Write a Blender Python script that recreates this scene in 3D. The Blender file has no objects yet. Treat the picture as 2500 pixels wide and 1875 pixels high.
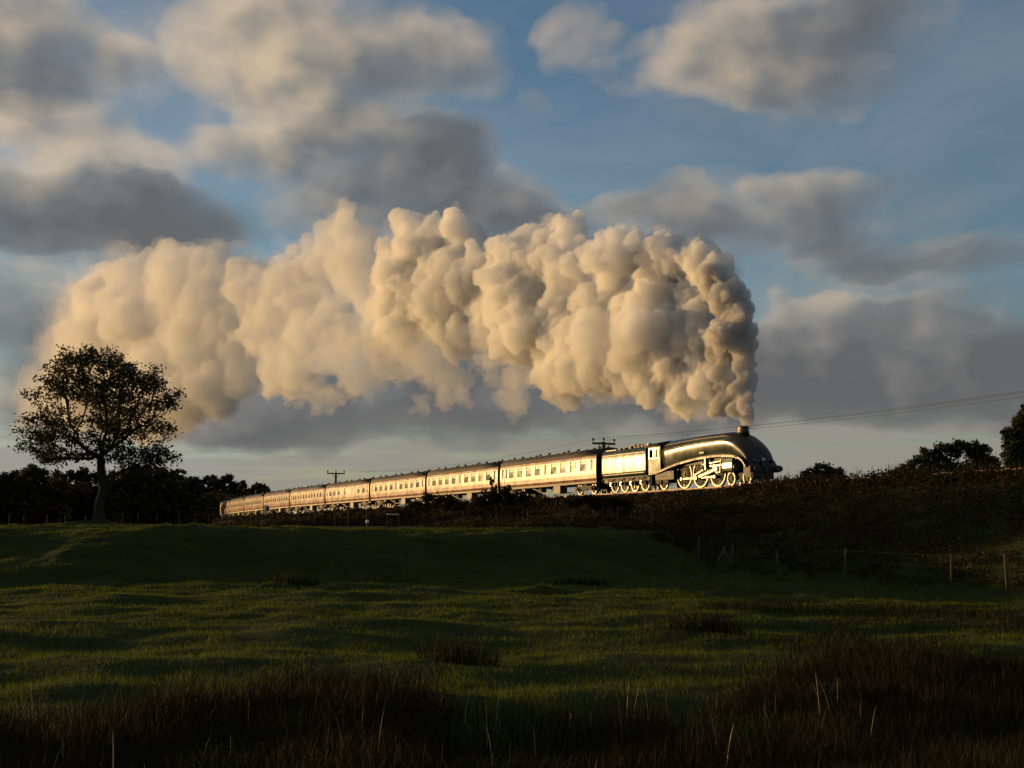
import bpy, math, random
import numpy as np
from mathutils import Vector, Matrix, noise as mnoise

SC = bpy.context.scene
COL = SC.collection
R = math.radians
random.seed(7)
RNG = np.random.default_rng(11)

# ------------------------------------------------------------------ camera
FPX = 3080.0                      # focal length in pixels of the 2500 px wide photograph
PITCH = math.atan((1307 - 937.5) / FPX)
CAMZ = 1.6
cam = bpy.data.cameras.new('camera')
cam.sensor_width = 36.0
cam.lens = 36.0 * FPX / 2500.0
cam.clip_start = 0.1
cam.clip_end = 9000.0
cam_o = bpy.data.objects.new('camera', cam)
COL.objects.link(cam_o)
cam_o.location = (0, 0, CAMZ)
cam_o.rotation_euler = (math.pi / 2 + PITCH, 0, 0)
SC.camera = cam_o


def W(px, py, Y):
    """photograph pixel and distance -> point of the place"""
    u = (px - 1250) / FPX
    v = (937.5 - py) / FPX
    c, s = math.cos(PITCH), math.sin(PITCH)
    y = c - v * s
    z = s + v * c
    return (u / y * Y, Y, CAMZ + z / y * Y)


# ------------------------------------------------------------------ sun, sky, exposure
SUN_AZ = R(-61.5)                 # measured from the view direction, to the left
SUN_EL = R(4.2)
sun = bpy.data.lights.new('sun', 'SUN')
sun.energy = 5.0
sun.angle = R(0.6)
sun.color = (1.0, 0.61, 0.23)
sun_o = bpy.data.objects.new('sun', sun)
COL.objects.link(sun_o)
sdir = Vector((math.sin(SUN_AZ) * math.cos(SUN_EL), math.cos(SUN_AZ) * math.cos(SUN_EL), math.sin(SUN_EL)))
sun_o.rotation_euler = sdir.to_track_quat('Z', 'Y').to_euler()
sun_o.location = (-60, 40, 30)

world = bpy.data.worlds.new('World')
SC.world = world
world.use_nodes = True
world.cycles.sampling_method = 'MANUAL'
world.cycles.sample_map_resolution = 256


def build_sky():
    nt = world.node_tree
    nt.nodes.clear()
    N = nt.nodes.new
    L = nt.links.new

    def math_(op, a, b=None, c=None, clamp=False):
        n = N('ShaderNodeMath')
        n.operation = op
        n.use_clamp = clamp
        for i, v in enumerate((a, b, c)):
            if v is None:
                continue
            if isinstance(v, (int, float)):
                n.inputs[i].default_value = v
            else:
                L(v, n.inputs[i])
        return n.outputs[0]

    def vmath(op, a, b=None):
        n = N('ShaderNodeVectorMath')
        n.operation = op
        for i, v in enumerate((a, b)):
            if v is None:
                continue
            if isinstance(v, tuple):
                n.inputs[i].default_value = v
            else:
                L(v, n.inputs[i])
        return n

    def noise_(vec, scale, detail, rough, dist=0.0):
        n = N('ShaderNodeTexNoise')
        n.inputs['Scale'].default_value = scale
        n.inputs['Detail'].default_value = detail
        n.inputs['Roughness'].default_value = rough
        n.inputs['Distortion'].default_value = dist
        L(vec, n.inputs['Vector'])
        return n

    def sstep(x, lo, hi):
        n = N('ShaderNodeMapRange')
        n.interpolation_type = 'SMOOTHSTEP'
        n.inputs[1].default_value = lo
        n.inputs[2].default_value = hi
        L(x, n.inputs[0])
        return n.outputs[0]

    def mixc(f, a, b):
        n = N('ShaderNodeMix')
        n.data_type = 'RGBA'
        if isinstance(f, (int, float)):
            n.inputs[0].default_value = f
        else:
            L(f, n.inputs[0])
        for i, v in ((6, a), (7, b)):
            if isinstance(v, tuple):
                n.inputs[i].default_value = (*v, 1)
            else:
                L(v, n.inputs[i])
        return n.outputs[2]

    tc = N('ShaderNodeTexCoord')
    d = vmath('NORMALIZE', tc.outputs['Generated']).outputs[0]
    sep = N('ShaderNodeSeparateXYZ')
    L(d, sep.inputs[0])
    x, y, z = sep.outputs
    az = math_('MULTIPLY', math_('ARCTAN2', x, y), 180 / math.pi)
    el = math_('MULTIPLY', math_('ARCSINE', z), 180 / math.pi)
    comb = N('ShaderNodeCombineXYZ')
    L(az, comb.inputs[0])
    L(el, comb.inputs[1])
    p0 = comb.outputs[0]                     # degrees (azimuth, elevation)
    # clouds flatten towards the horizon, so the warp is wider than tall
    pn = vmath('MULTIPLY', p0, (1.0, 1.3, 1.0)).outputs[0]
    w1 = noise_(pn, 0.11, 5.0, 0.54)
    warp = vmath('SUBTRACT', w1.outputs['Color'], (0.5, 0.5, 0.5)).outputs[0]
    warp = vmath('MULTIPLY', warp, (8.0, 5.0, 0.0)).outputs[0]
    p = vmath('ADD', p0, warp).outputs[0]

    # clouds: (x, y, rx, ry in 2212 px picture units, weight, tone 0 shaded .. 1 sunlit)
    BL = CLOUDS
    D = None
    T = None
    for (cx, cy, rx, ry, wgt, tone) in BL:
        px, py = cx * 1.13, cy * 1.13
        X, Y, Z = W(px, py, 100.0)
        a = math.degrees(math.atan2(X, Y))
        e = math.degrees(math.atan2(Z - CAMZ, math.hypot(X, Y)))
        k = 1.13 * math.degrees(1 / FPX)
        q = vmath('SUBTRACT', p, (a, e, 0)).outputs[0]
        q = vmath('MULTIPLY', q, (1 / (1.15 * rx * k), 1 / (1.15 * ry * k), 0)).outputs[0]
        dd = vmath('DOT_PRODUCT', q, q).outputs['Value']
        f = math_('SUBTRACT', 1.0, dd, clamp=True)
        f = math_('MULTIPLY', f, wgt * 0.88)
        D = f if D is None else math_('ADD', D, f)
        g = vmath('DOT_PRODUCT', q, (-0.20, 0.20, 0.0)).outputs['Value']      # sunward upper edge paler than the base
        g = math_('ADD', g, tone)
        T = math_('MULTIPLY', f, g) if T is None else math_('MULTIPLY_ADD', f, g, T)
    # the same kind of broken cloud carries on round the rest of the sky
    out = sstep(math_('ABSOLUTE', az), 25.0, 34.0)
    outy = sstep(el, 26.0, 32.0)
    outm = math_('MAXIMUM', out, outy)
    big = noise_(vmath('MULTIPLY', d, (1.0, 1.0, 2.6)).outputs[0], 3.2, 4.0, 0.55)
    gen = math_('MULTIPLY', math_('MULTIPLY', sstep(big.outputs['Fac'], 0.45, 0.72), 1.0), outm)
    D = math_('ADD', D, gen)
    T = math_('MULTIPLY_ADD', gen, 0.45, T)
    tone = math_('DIVIDE', T, math_('MAXIMUM', D, 0.02), clamp=True)
    # fine structure
    n1 = noise_(pn, 0.24, 5.0, 0.50, 0.0)
    pn2 = vmath('ADD', pn, (-0.9, 0.9, 0.0)).outputs[0]
    n2 = noise_(pn2, 0.24, 3.0, 0.45, 0.0)
    n3 = noise_(pn, 0.24, 3.0, 0.45, 0.0)
    fine = math_('MULTIPLY', math_('SUBTRACT', n1.outputs['Fac'], 0.5), 1.25)
    dens = math_('ADD', D, math_('MULTIPLY', fine, sstep(D, 0.02, 0.35)))
    dens = math_('MAXIMUM', math_('SUBTRACT', dens, 0.04), 0.0)
    alpha = math_('SUBTRACT', 1.0, math_('EXPONENT', math_('MULTIPLY', dens, -1.9)))
    rel = math_('MULTIPLY', math_('SUBTRACT', n3.outputs['Fac'], n2.outputs['Fac']), 1.35)
    edge = math_('MULTIPLY', math_('SUBTRACT', 0.5, sstep(dens, 0.25, 1.0)), 0.25)
    slow = math_('MULTIPLY', math_('SUBTRACT', noise_(pn, 0.13, 3.0, 0.5, 0.3).outputs['Fac'], 0.42), 0.65)
    tone = math_('ADD', math_('ADD', math_('ADD', tone, rel), edge), slow, clamp=True)
    ramp = N('ShaderNodeValToRGB')
    cr = ramp.color_ramp
    cr.elements[0].position = 0.0
    cr.elements[0].color = (0.118, 0.119, 0.122, 1)
    cr.elements[1].position = 1.0
    cr.elements[1].color = (0.64, 0.49, 0.33, 1)
    for pos, c in ((0.3, (0.18, 0.178, 0.176)), (0.55, (0.31, 0.272, 0.222)), (0.8, (0.49, 0.39, 0.28))):
        e_ = cr.elements.new(pos)
        e_.color = (*c, 1)
    L(tone, ramp.inputs[0])
    # thin streaks low over the horizon
    ps = vmath('MULTIPLY', p0, (0.10, 1.5, 1.0)).outputs[0]
    st = noise_(ps, 0.8, 4.0, 0.55)
    stf = math_('MULTIPLY', sstep(st.outputs['Fac'], 0.25, 0.55),
                math_('SUBTRACT', 1.0, sstep(el, 4.5, 8.5)))
    sky = N('ShaderNodeTexSky')
    sky.sky_type = 'NISHITA'
    sky.sun_disc = False
    sky.sun_elevation = SUN_EL
    sky.sun_rotation = SUN_AZ
    sky.air_density = SKY_AIR
    sky.dust_density = SKY_DUST
    sky.ozone_density = SKY_OZONE
    skyc = sky.outputs[0]
    # clouds are given in display brightness: divide by the background strength
    inv = vmath('MULTIPLY', ramp.outputs[0], (1 / SKY_STRENGTH,) * 3).outputs[0]
    base = mixc(math_('MULTIPLY', stf, 0.9), skyc, tuple(c / SKY_STRENGTH for c in (0.27, 0.25, 0.21)))
    veil = noise_(vmath('MULTIPLY', d, (1.0, 1.0, 3.0)).outputs[0], 2.6, 5.0, 0.6, 0.4)
    veilf = math_('MULTIPLY_ADD', sstep(veil.outputs['Fac'], 0.35, 0.70), 0.26, 0.03)
    base = mixc(veilf, base, tuple(c / SKY_STRENGTH for c in (0.34, 0.375, 0.41)))
    col = mixc(alpha, base, inv)
    bg = N('ShaderNodeBackground')
    bg.inputs['Strength'].default_value = SKY_STRENGTH
    L(col, bg.inputs['Color'])
    o = N('ShaderNodeOutputWorld')
    L(bg.outputs[0], o.inputs['Surface'])


SKY_STRENGTH = 0.15
SKY_AIR, SKY_DUST, SKY_OZONE = 1.0, 0.6, 2.5
CLOUDS = [
    # thin broad sheets
    (120, 140, 420, 260, 0.20, 0.55), (620, 180, 420, 260, 0.14, 0.6), (120, 620, 320, 260, 0.30, 0.45), (1950, 740, 520, 170, 0.35, 0.3),
    (1700, 470, 420, 130, 0.30, 0.30), (1000, 870, 1000, 90, 0.5, 0.12), (1650, 110, 380, 170, 0.15, 0.45),
    # top left
    (40, 60, 200, 130, 0.9, 0.45), (260, 90, 90, 60, 0.35, 0.6), (20, 150, 130, 60, 0.5, 0.25),
    # sunlit patch over the dark bank on the left
    (110, 240, 160, 60, 0.55, 0.85), (40, 220, 90, 40, 0.4, 0.95), (190, 340, 190, 70, 0.6, 0.85),
    (40, 385, 90, 40, 0.4, 0.85),
    # dark bank on the left
    (140, 455, 330, 95, 1.1, 0.08), (330, 470, 230, 85, 0.9, 0.05), (250, 545, 190, 60, 0.6, 0.25),
    (470, 500, 110, 50, 0.4, 0.3),
    # streaks below it
    (60, 620, 150, 40, 0.4, 0.5), (40, 735, 160, 90, 1.0, 0.08), (60, 860, 120, 60, 0.5, 0.35),
    # middle cloud
    (560, 90, 190, 120, 0.85, 0.85), (740, 110, 230, 130, 0.8, 0.45), (880, 80, 170, 90, 0.5, 0.35),
    (660, 240, 130, 90, 0.75, 0.9), (760, 250, 110, 70, 0.5, 0.7),
    (850, 330, 200, 110, 1.0, 0.22), (960, 330, 130, 90, 0.8, 0.15), (900, 430, 220, 80, 0.9, 0.2),
    (560, 320, 170, 50, 0.6, 0.45), (700, 440, 150, 70, 0.6, 0.3), (1060, 430, 130, 60, 0.5, 0.25),
    (1020, 110, 90, 90, 0.3, 0.5), (1000, 500, 240, 70, 0.8, 0.2),
    # top right
    (1240, 85, 85, 55, 0.42, 0.6), (1160, 200, 60, 40, 0.18, 0.5),
    (1480, 120, 170, 60, 0.6, 0.65), (1650, 90, 220, 100, 0.85, 0.5), (1790, 110, 200, 110, 0.8, 0.32),
    (1820, 30, 180, 70, 0.5, 0.35),
    # middle right
    (1450, 440, 170, 70, 0.8, 0.35), (1530, 490, 130, 70, 0.6, 0.25), (1330, 440, 90, 40, 0.4, 0.4),
    (1760, 400, 140, 60, 0.55, 0.35), (1740, 480, 130, 60, 0.6, 0.22), (1900, 540, 200, 50, 0.7, 0.25),
    (2100, 560, 220, 45, 0.7, 0.22), (1640, 650, 40, 25, 0.3, 0.3),
    # big low cloud on the right
    (1850, 705, 220, 75, 1.0, 0.33), (1980, 700, 190, 75, 1.0, 0.2), (1720, 750, 130, 50, 0.6, 0.25),
    (2180, 740, 110, 60, 0.7, 0.15), (1850, 800, 420, 70, 1.0, 0.06), (2150, 810, 260, 70, 1.0, 0.06),
    (1500, 800, 300, 70, 0.8, 0.1),
    # dark blue-grey band behind the smoke
    (1900, 850, 560, 75, 1.1, 0.07), (1600, 830, 300, 90, 0.9, 0.08), (1150, 480, 150, 60, 0.6, 0.3), (1250, 850, 450, 75, 1.0, 0.05), (700, 890, 480, 75, 1.1, 0.12),
    (420, 880, 330, 75, 1.0, 0.18), (1000, 780, 300, 80, 0.9, 0.08),
]
build_sky()

vs = SC.view_settings
vs.view_transform = 'Standard'
vs.look = 'None'
vs.exposure = 0.12
vs.gamma = 1.0
vs.use_curve_mapping = False
cy = SC.cycles
cy.max_bounces = 10
cy.diffuse_bounces = 2
cy.glossy_bounces = 3
cy.transmission_bounces = 4
cy.volume_bounces = 9
cy.transparent_max_bounces = 40
cy.use_denoising = True
cy.use_adaptive_sampling = True
cy.adaptive_threshold = 0.02
cy.sample_clamp_indirect = 6.0
cy.caustics_reflective = False
cy.caustics_refractive = False

# ------------------------------------------------------------------ helpers
def sm(a, b, x):
    t = np.clip((np.asarray(x, float) - a) / (b - a), 0, 1)
    return t * t * (3 - 2 * t)


_TAB = np.random.default_rng(3).random((256, 256))


def vnoise(x, y):
    xi = np.floor(x).astype(int)
    yi = np.floor(y).astype(int)
    fx = x - xi
    fy = y - yi
    fx = fx * fx * (3 - 2 * fx)
    fy = fy * fy * (3 - 2 * fy)
    a = _TAB[xi & 255, yi & 255]
    b = _TAB[(xi + 1) & 255, yi & 255]
    c = _TAB[xi & 255, (yi + 1) & 255]
    d = _TAB[(xi + 1) & 255, (yi + 1) & 255]
    return (a * (1 - fx) + b * fx) * (1 - fy) + (c * (1 - fx) + d * fx) * fy


def fbm(x, y, octv=4, gain=0.5):
    s = 0.0
    a = 1.0
    t = 0.0
    for i in range(octv):
        s = s + a * (vnoise(x * 2 ** i + 17.3 * i, y * 2 ** i + 5.1 * i) - 0.5)
        t += a
        a *= gain
    return s / t * 2


def tag(o, label=None, cat=None, group=None, kind=None):
    if label:
        o['label'] = label
    if cat:
        o['category'] = cat
    if group:
        o['group'] = group
    if kind:
        o['kind'] = kind
    return o


def empty(name, loc=(0, 0, 0), rz=0.0, parent=None):
    o = bpy.data.objects.new(name, None)
    o.location = loc
    o.rotation_euler = (0, 0, rz)
    o.empty_display_size = 0.3
    COL.objects.link(o)
    o.parent = parent
    return o


def copy_tree(o, parent=None):
    c = o.copy()
    COL.objects.link(c)
    c.parent = parent
    for ch in o.children:
        copy_tree(ch, c)
    return c


def big_mesh(name, V, Fq, mats, parent=None, smooth=False, mi=None):
    """V (n,3) array, Fq (m,k) index array"""
    V = np.ascontiguousarray(V, np.float32)
    Fq = np.ascontiguousarray(Fq, np.int32)
    me = bpy.data.meshes.new(name)
    me.vertices.add(len(V))
    me.vertices.foreach_set('co', V.ravel())
    m, k = Fq.shape
    me.loops.add(m * k)
    me.loops.foreach_set('vertex_index', Fq.ravel())
    me.polygons.add(m)
    me.polygons.foreach_set('loop_start', np.arange(0, m * k, k, dtype=np.int32))
    if smooth:
        me.polygons.foreach_set('use_smooth', np.ones(m, bool))
    if mi is not None:
        me.polygons.foreach_set('material_index', np.asarray(mi, np.int32))
    me.update(calc_edges=True)
    me.validate()
    for mt in (mats if isinstance(mats, (list, tuple)) else [mats]):
        me.materials.append(mt)
    o = bpy.data.objects.new(name, me)
    COL.objects.link(o)
    o.parent = parent
    return o


class MB:
    """collects shapes; build() links them as one mesh object"""

    def __init__(s):
        s.v = []
        s.f = []
        s.m = []
        s.sm = []

    def add(s, vs_, fs, m=0, smooth=False):
        b = len(s.v)
        s.v += [tuple(p) for p in vs_]
        for f in fs:
            s.f.append([b + i for i in f])
            s.m.append(m)
            s.sm.append(smooth)

    def box(s, x0, x1, y0, y1, z0, z1, m=0, rot=None):
        pts = [(x, y, z) for z in (z0, z1) for y in (y0, y1) for x in (x0, x1)]
        if rot:
            pts = [rot @ Vector(p) for p in pts]
        s.add(pts, [(0, 2, 3, 1), (4, 5, 7, 6), (0, 1, 5, 4), (2, 6, 7, 3), (0, 4, 6, 2), (1, 3, 7, 5)], m)
        return s

    def bar(s, a, b, w, h, m=0):
        """rectangular bar from a to b"""
        a = Vector(a)
        b = Vector(b)
        d = (b - a)
        d.normalize()
        up = Vector((0, 0, 1)) if abs(d.z) < 0.95 else Vector((0, 1, 0))
        sd = d.cross(up).normalized()
        up = sd.cross(d).normalized()
        pts = []
        for c in (a, b):
            for i, j in ((-1, -1), (1, -1), (1, 1), (-1, 1)):
                pts.append(c + sd * i * w / 2 + up * j * h / 2)
        s.add(pts, [(3, 2, 1, 0), (4, 5, 6, 7), (0, 1, 5, 4), (1, 2, 6, 5), (2, 3, 7, 6), (3, 0, 4, 7)], m)
        return s

    def tube(s, pts, rad, n=8, m=0, cap=True, smooth=True):
        pts = [Vector(p) for p in pts]
        if not isinstance(rad, (list, tuple)):
            rad = [rad] * len(pts)
        b = len(s.v)
        vs_ = []
        prev = None
        for i, p in enumerate(pts):
            t = (pts[min(i + 1, len(pts) - 1)] - pts[max(i - 1, 0)]).normalized()
            if prev is None:
                u = t.orthogonal().normalized()
            else:
                u = (prev - t * prev.dot(t))
                u = u.normalized() if u.length > 1e-6 else t.orthogonal().normalized()
            prev = u
            w = t.cross(u)
            for k in range(n):
                a = 2 * math.pi * k / n
                vs_.append(p + (u * math.cos(a) + w * math.sin(a)) * rad[i])
        fs = []
        for i in range(len(pts) - 1):
            for k in range(n):
                fs.append((i * n + k, i * n + (k + 1) % n, (i + 1) * n + (k + 1) % n, (i + 1) * n + k))
        s.add(vs_, fs, m, smooth)
        if cap:
            s.f.append([b + k for k in range(n)][::-1])
            s.f.append([b + (len(pts) - 1) * n + k for k in range(n)])
            s.m += [m, m]
            s.sm += [False, False]
        return s

    def cyl(s, a, b, r, n=16, m=0, r2=None, smooth=True):
        return s.tube([a, b], [r, r if r2 is None else r2], n, m, True, smooth)

    def ring(s, c, axis, r0, r1, w, n=32, m=0):
        """flat ring (wheel rim) around axis 'y' at c"""
        vs_ = []
        for k in range(n):
            a = 2 * math.pi * k / n
            ca, sa = math.cos(a), math.sin(a)
            for (r, y) in ((r0, -w / 2), (r1, -w / 2), (r1, w / 2), (r0, w / 2)):
                vs_.append((c[0] + r * ca, c[1] + y, c[2] + r * sa))
        fs = []
        for k in range(n):
            q = (k + 1) % n
            for j in range(4):
                fs.append((k * 4 + j, k * 4 + (j + 1) % 4, q * 4 + (j + 1) % 4, q * 4 + j))
        s.add(vs_, fs, m, False)
        return s

    def loft(s, secs, m=0, cap=True, smooth=True, closed=False):
        n = len(secs[0])
        vs_ = [p for sec in secs for p in sec]
        fs = []
        for i in range(len(secs) - 1):
            for k in range(n if closed else n - 1):
                q = (k + 1) % n
                fs.append((i * n + k, i * n + q, (i + 1) * n + q, (i + 1) * n + k))
        b = len(s.v)
        s.add(vs_, fs, m, smooth)
        if cap:
            s.f.append([b + k for k in range(n)][::-1])
            s.f.append([b + (len(secs) - 1) * n + k for k in range(n)])
            s.m += [m, m]
            s.sm += [False, False]
        return s

    def mesh(s, name, mats):
        me = bpy.data.meshes.new(name)
        me.from_pydata(s.v, [], s.f)
        me.polygons.foreach_set('material_index', s.m)
        me.polygons.foreach_set('use_smooth', s.sm)
        for mt in (mats if isinstance(mats, (list, tuple)) else [mats]):
            me.materials.append(mt)
        me.update()
        return me

    def build(s, name, mats, parent=None, loc=(0, 0, 0), rz=0.0):
        o = bpy.data.objects.new(name, s.mesh(name, mats))
        o.location = loc
        o.rotation_euler = (0, 0, rz)
        COL.objects.link(o)
        o.parent = parent
        return o


# ------------------------------------------------------------------ materials
def material(name, col=(0.5, 0.5, 0.5), rough=0.6, metal=0.0, spec=0.5, var=None, vscale=3.0, bump=0.0, bscale=20.0,
             coat=0.0, coat_rough=0.1, trans=0.0, island=None, rvar=0.0, bstretch=None):
    """procedural material: base colour varied by noise, fine relief, optional translucency for leaves"""
    m = bpy.data.materials.new(name)
    m.use_nodes = True
    nt = m.node_tree
    nt.nodes.clear()
    N = nt.nodes.new
    L = nt.links.new
    out = N('ShaderNodeOutputMaterial')
    b = N('ShaderNodeBsdfPrincipled')
    b.inputs['Base Color'].default_value = (*col, 1)
    b.inputs['Roughness'].default_value = rough
    b.inputs['Metallic'].default_value = metal
    b.inputs['Specular IOR Level'].default_value = spec
    b.inputs['Coat Weight'].default_value = coat
    b.inputs['Coat Roughness'].default_value = coat_rough
    tc = N('ShaderNodeTexCoord')
    colsock = None
    if var is not None:
        n = N('ShaderNodeTexNoise')
        n.inputs['Scale'].default_value = vscale
        n.inputs['Detail'].default_value = 5
        L(tc.outputs['Object'], n.inputs['Vector'])
        mr = N('ShaderNodeMapRange')
        mr.inputs[1].default_value = 0.35
        mr.inputs[2].default_value = 0.65
        L(n.outputs['Fac'], mr.inputs[0])
        mx = N('ShaderNodeMix')
        mx.data_type = 'RGBA'
        mx.inputs[6].default_value = (*col, 1)
        mx.inputs[7].default_value = (*var, 1)
        L(mr.outputs[0], mx.inputs[0])
        colsock = mx.outputs[2]
        if rvar:
            rr = N('ShaderNodeMapRange')
            rr.inputs[1].default_value = 0.3
            rr.inputs[2].default_value = 0.7
            rr.inputs[3].default_value = rough - rvar
            rr.inputs[4].default_value = rough + rvar
            L(n.outputs['Fac'], rr.inputs[0])
            L(rr.outputs[0], b.inputs['Roughness'])
    if island:
        g = N('ShaderNodeNewGeometry')
        rp = N('ShaderNodeValToRGB')
        rp.color_ramp.elements[0].color = (*island[0], 1)
        rp.color_ramp.elements[1].color = (*island[-1], 1)
        for i, c in enumerate(island[1:-1]):
            e = rp.color_ramp.elements.new((i + 1) / (len(island) - 1))
            e.color = (*c, 1)
        L(g.outputs['Random Per Island'], rp.inputs[0])
        if colsock is None:
            colsock = rp.outputs[0]
        else:
            mx2 = N('ShaderNodeMix')
            mx2.data_type = 'RGBA'
            mx2.inputs[0].default_value = 0.5
            L(colsock, mx2.inputs[6])
            L(rp.outputs[0], mx2.inputs[7])
            colsock = mx2.outputs[2]
    if colsock is not None:
        L(colsock, b.inputs['Base Color'])
    if bump:
        n2 = N('ShaderNodeTexNoise')
        n2.inputs['Scale'].default_value = bscale
        n2.inputs['Detail'].default_value = 4
        if bstretch:
            mp = N('ShaderNodeMapping')
            mp.inputs['Scale'].default_value = bstretch
            L(tc.outputs['Object'], mp.inputs['Vector'])
            L(mp.outputs[0], n2.inputs['Vector'])
        else:
            L(tc.outputs['Object'], n2.inputs['Vector'])
        bp = N('ShaderNodeBump')
        bp.inputs['Strength'].default_value = bump
        bp.inputs['Distance'].default_value = 0.05
        L(n2.outputs['Fac'], bp.inputs['Height'])
        L(bp.outputs[0], b.inputs['Normal'])
    surf = b.outputs[0]
    if trans:
        t = N('ShaderNodeBsdfTranslucent')
        if colsock is not None:
            L(colsock, t.inputs['Color'])
        else:
            t.inputs['Color'].default_value = (*col, 1)
        ms = N('ShaderNodeMixShader')
        ms.inputs[0].default_value = trans
        L(surf, ms.inputs[1])
        L(t.outputs[0], ms.inputs[2])
        surf = ms.outputs[0]
    L(surf, out.inputs['Surface'])
    return m


M = {}
M['turf'] = material('turf', (0.018, 0.028, 0.006), 0.95, spec=0.05, var=(0.030, 0.034, 0.009), vscale=0.35, bump=0.6, bscale=6)
M['grass'] = material('grass', (0.050, 0.090, 0.007), 0.8, spec=0.08, var=(0.110, 0.110, 0.014), vscale=0.3, trans=0.45,
                      island=[(0.030, 0.058, 0.005), (0.085, 0.120, 0.010), (0.150, 0.138, 0.022)])
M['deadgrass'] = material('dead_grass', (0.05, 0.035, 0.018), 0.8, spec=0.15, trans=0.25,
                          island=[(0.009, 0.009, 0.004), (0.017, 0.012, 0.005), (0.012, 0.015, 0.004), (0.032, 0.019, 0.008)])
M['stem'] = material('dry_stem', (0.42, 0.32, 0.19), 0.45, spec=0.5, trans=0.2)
M['scrub'] = material('scrub_leaf', (0.026, 0.028, 0.010), 0.8, spec=0.1, trans=0.2, var=(0.044, 0.021, 0.010), vscale=0.16,
                      island=[(0.014, 0.020, 0.007), (0.034, 0.028, 0.010), (0.060, 0.026, 0.013)])
M['leaf'] = material('tree_leaf', (0.05, 0.05, 0.02), 0.7, spec=0.2, trans=0.25,
                     island=[(0.024, 0.030, 0.010), (0.040, 0.040, 0.013), (0.052, 0.036, 0.015)])
M['leafgreen'] = material('green_leaf', (0.05, 0.05, 0.02), 0.7, spec=0.2, trans=0.25,
                          island=[(0.028, 0.040, 0.014), (0.045, 0.058, 0.018), (0.065, 0.060, 0.020)])
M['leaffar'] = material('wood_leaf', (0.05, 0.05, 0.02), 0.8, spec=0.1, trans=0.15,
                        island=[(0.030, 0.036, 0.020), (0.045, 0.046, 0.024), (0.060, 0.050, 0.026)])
M['bark'] = material('bark', (0.028, 0.023, 0.017), 0.9, spec=0.1, var=(0.046, 0.038, 0.028), vscale=6, bump=0.8, bscale=14)
M['post'] = material('weathered_post', (0.10, 0.078, 0.052), 0.9, spec=0.1, var=(0.05, 0.04, 0.03), vscale=5, bump=0.4)
M['pole'] = material('creosoted_pole', (0.035, 0.028, 0.022), 0.8, spec=0.3, var=(0.06, 0.05, 0.04), vscale=4)
M['wire'] = material('wire', (0.02, 0.02, 0.02), 0.7)
M['insul'] = material('insulator', (0.06, 0.04, 0.03), 0.3)
M['white'] = material('white_paint', (0.78, 0.76, 0.70), 0.5, var=(0.6, 0.56, 0.48), vscale=6)
M['ballast'] = material('ballast', (0.07, 0.058, 0.048), 0.95, spec=0.1, var=(0.13, 0.11, 0.09), vscale=9, bump=1.0, bscale=12)
M['sleeper'] = material('sleeper', (0.16, 0.14, 0.12), 0.9, var=(0.09, 0.08, 0.07), vscale=3)
M['rail'] = material('rail_steel', (0.16, 0.10, 0.07), 0.5, metal=0.5)

# ------------------------------------------------------------------ railway alignment
PHI = math.atan((1250 + 154) / FPX / 1.007)          # track heading away from the view axis
_x0, _y0, RZ = W(1826, 1183, 95 * math.cos(PHI))     # leading bogie wheel on the near rail
TX = _x0 + 0.75 * math.cos(PHI)
TY = _y0 + 0.75 * math.sin(PHI)
S1, CR = 105.0, 850.0                                # curve begins S1 metres behind the leading wheel


def track(s):
    """centre line s metres behind the leading wheel -> (x, y, heading of the backward direction)"""
    a0 = -PHI
    if s <= S1:
        return TX + math.sin(a0) * s, TY + math.cos(a0) * s, a0
    x1 = TX + math.sin(a0) * S1
    y1 = TY + math.cos(a0) * S1
    a = (s - S1) / CR
    dx = CR * (1 - math.cos(a))
    dl = CR * math.sin(a)
    return (x1 + math.sin(a0) * dl + math.cos(a0) * dx, y1 + math.cos(a0) * dl - math.sin(a0) * dx, a0 + a)


_TS = np.concatenate([np.array([-900.0, -60.0]), np.arange(-40, 620, 8.0), np.array([700.0, 800.0])])
_TP = np.array([track(s)[:2] for s in _TS])


def track_q(X, Y):
    """signed distance to the centre line (camera side positive) and chainage"""
    X = np.asarray(X, float)
    Y = np.asarray(Y, float)
    best = np.full(X.shape, 1e9)
    q = np.zeros(X.shape)
    ch = np.zeros(X.shape)
    for i in range(len(_TP) - 1):
        a, b = _TP[i], _TP[i + 1]
        d = b - a
        ln = math.hypot(*d)
        d = d / ln
        t = np.clip((X - a[0]) * d[0] + (Y - a[1]) * d[1], 0, ln)
        dx = X - (a[0] + d[0] * t)
        dy = Y - (a[1] + d[1] * t)
        dd = np.hypot(dx, dy)
        side = -(dx * d[1] - dy * d[0])
        k = dd < best
        best = np.where(k, dd, best)
        q = np.where(k, np.where(side >= 0, dd, -dd), q)
        ch = np.where(k, _TS[i] + t, ch)
    return q, ch


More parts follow.
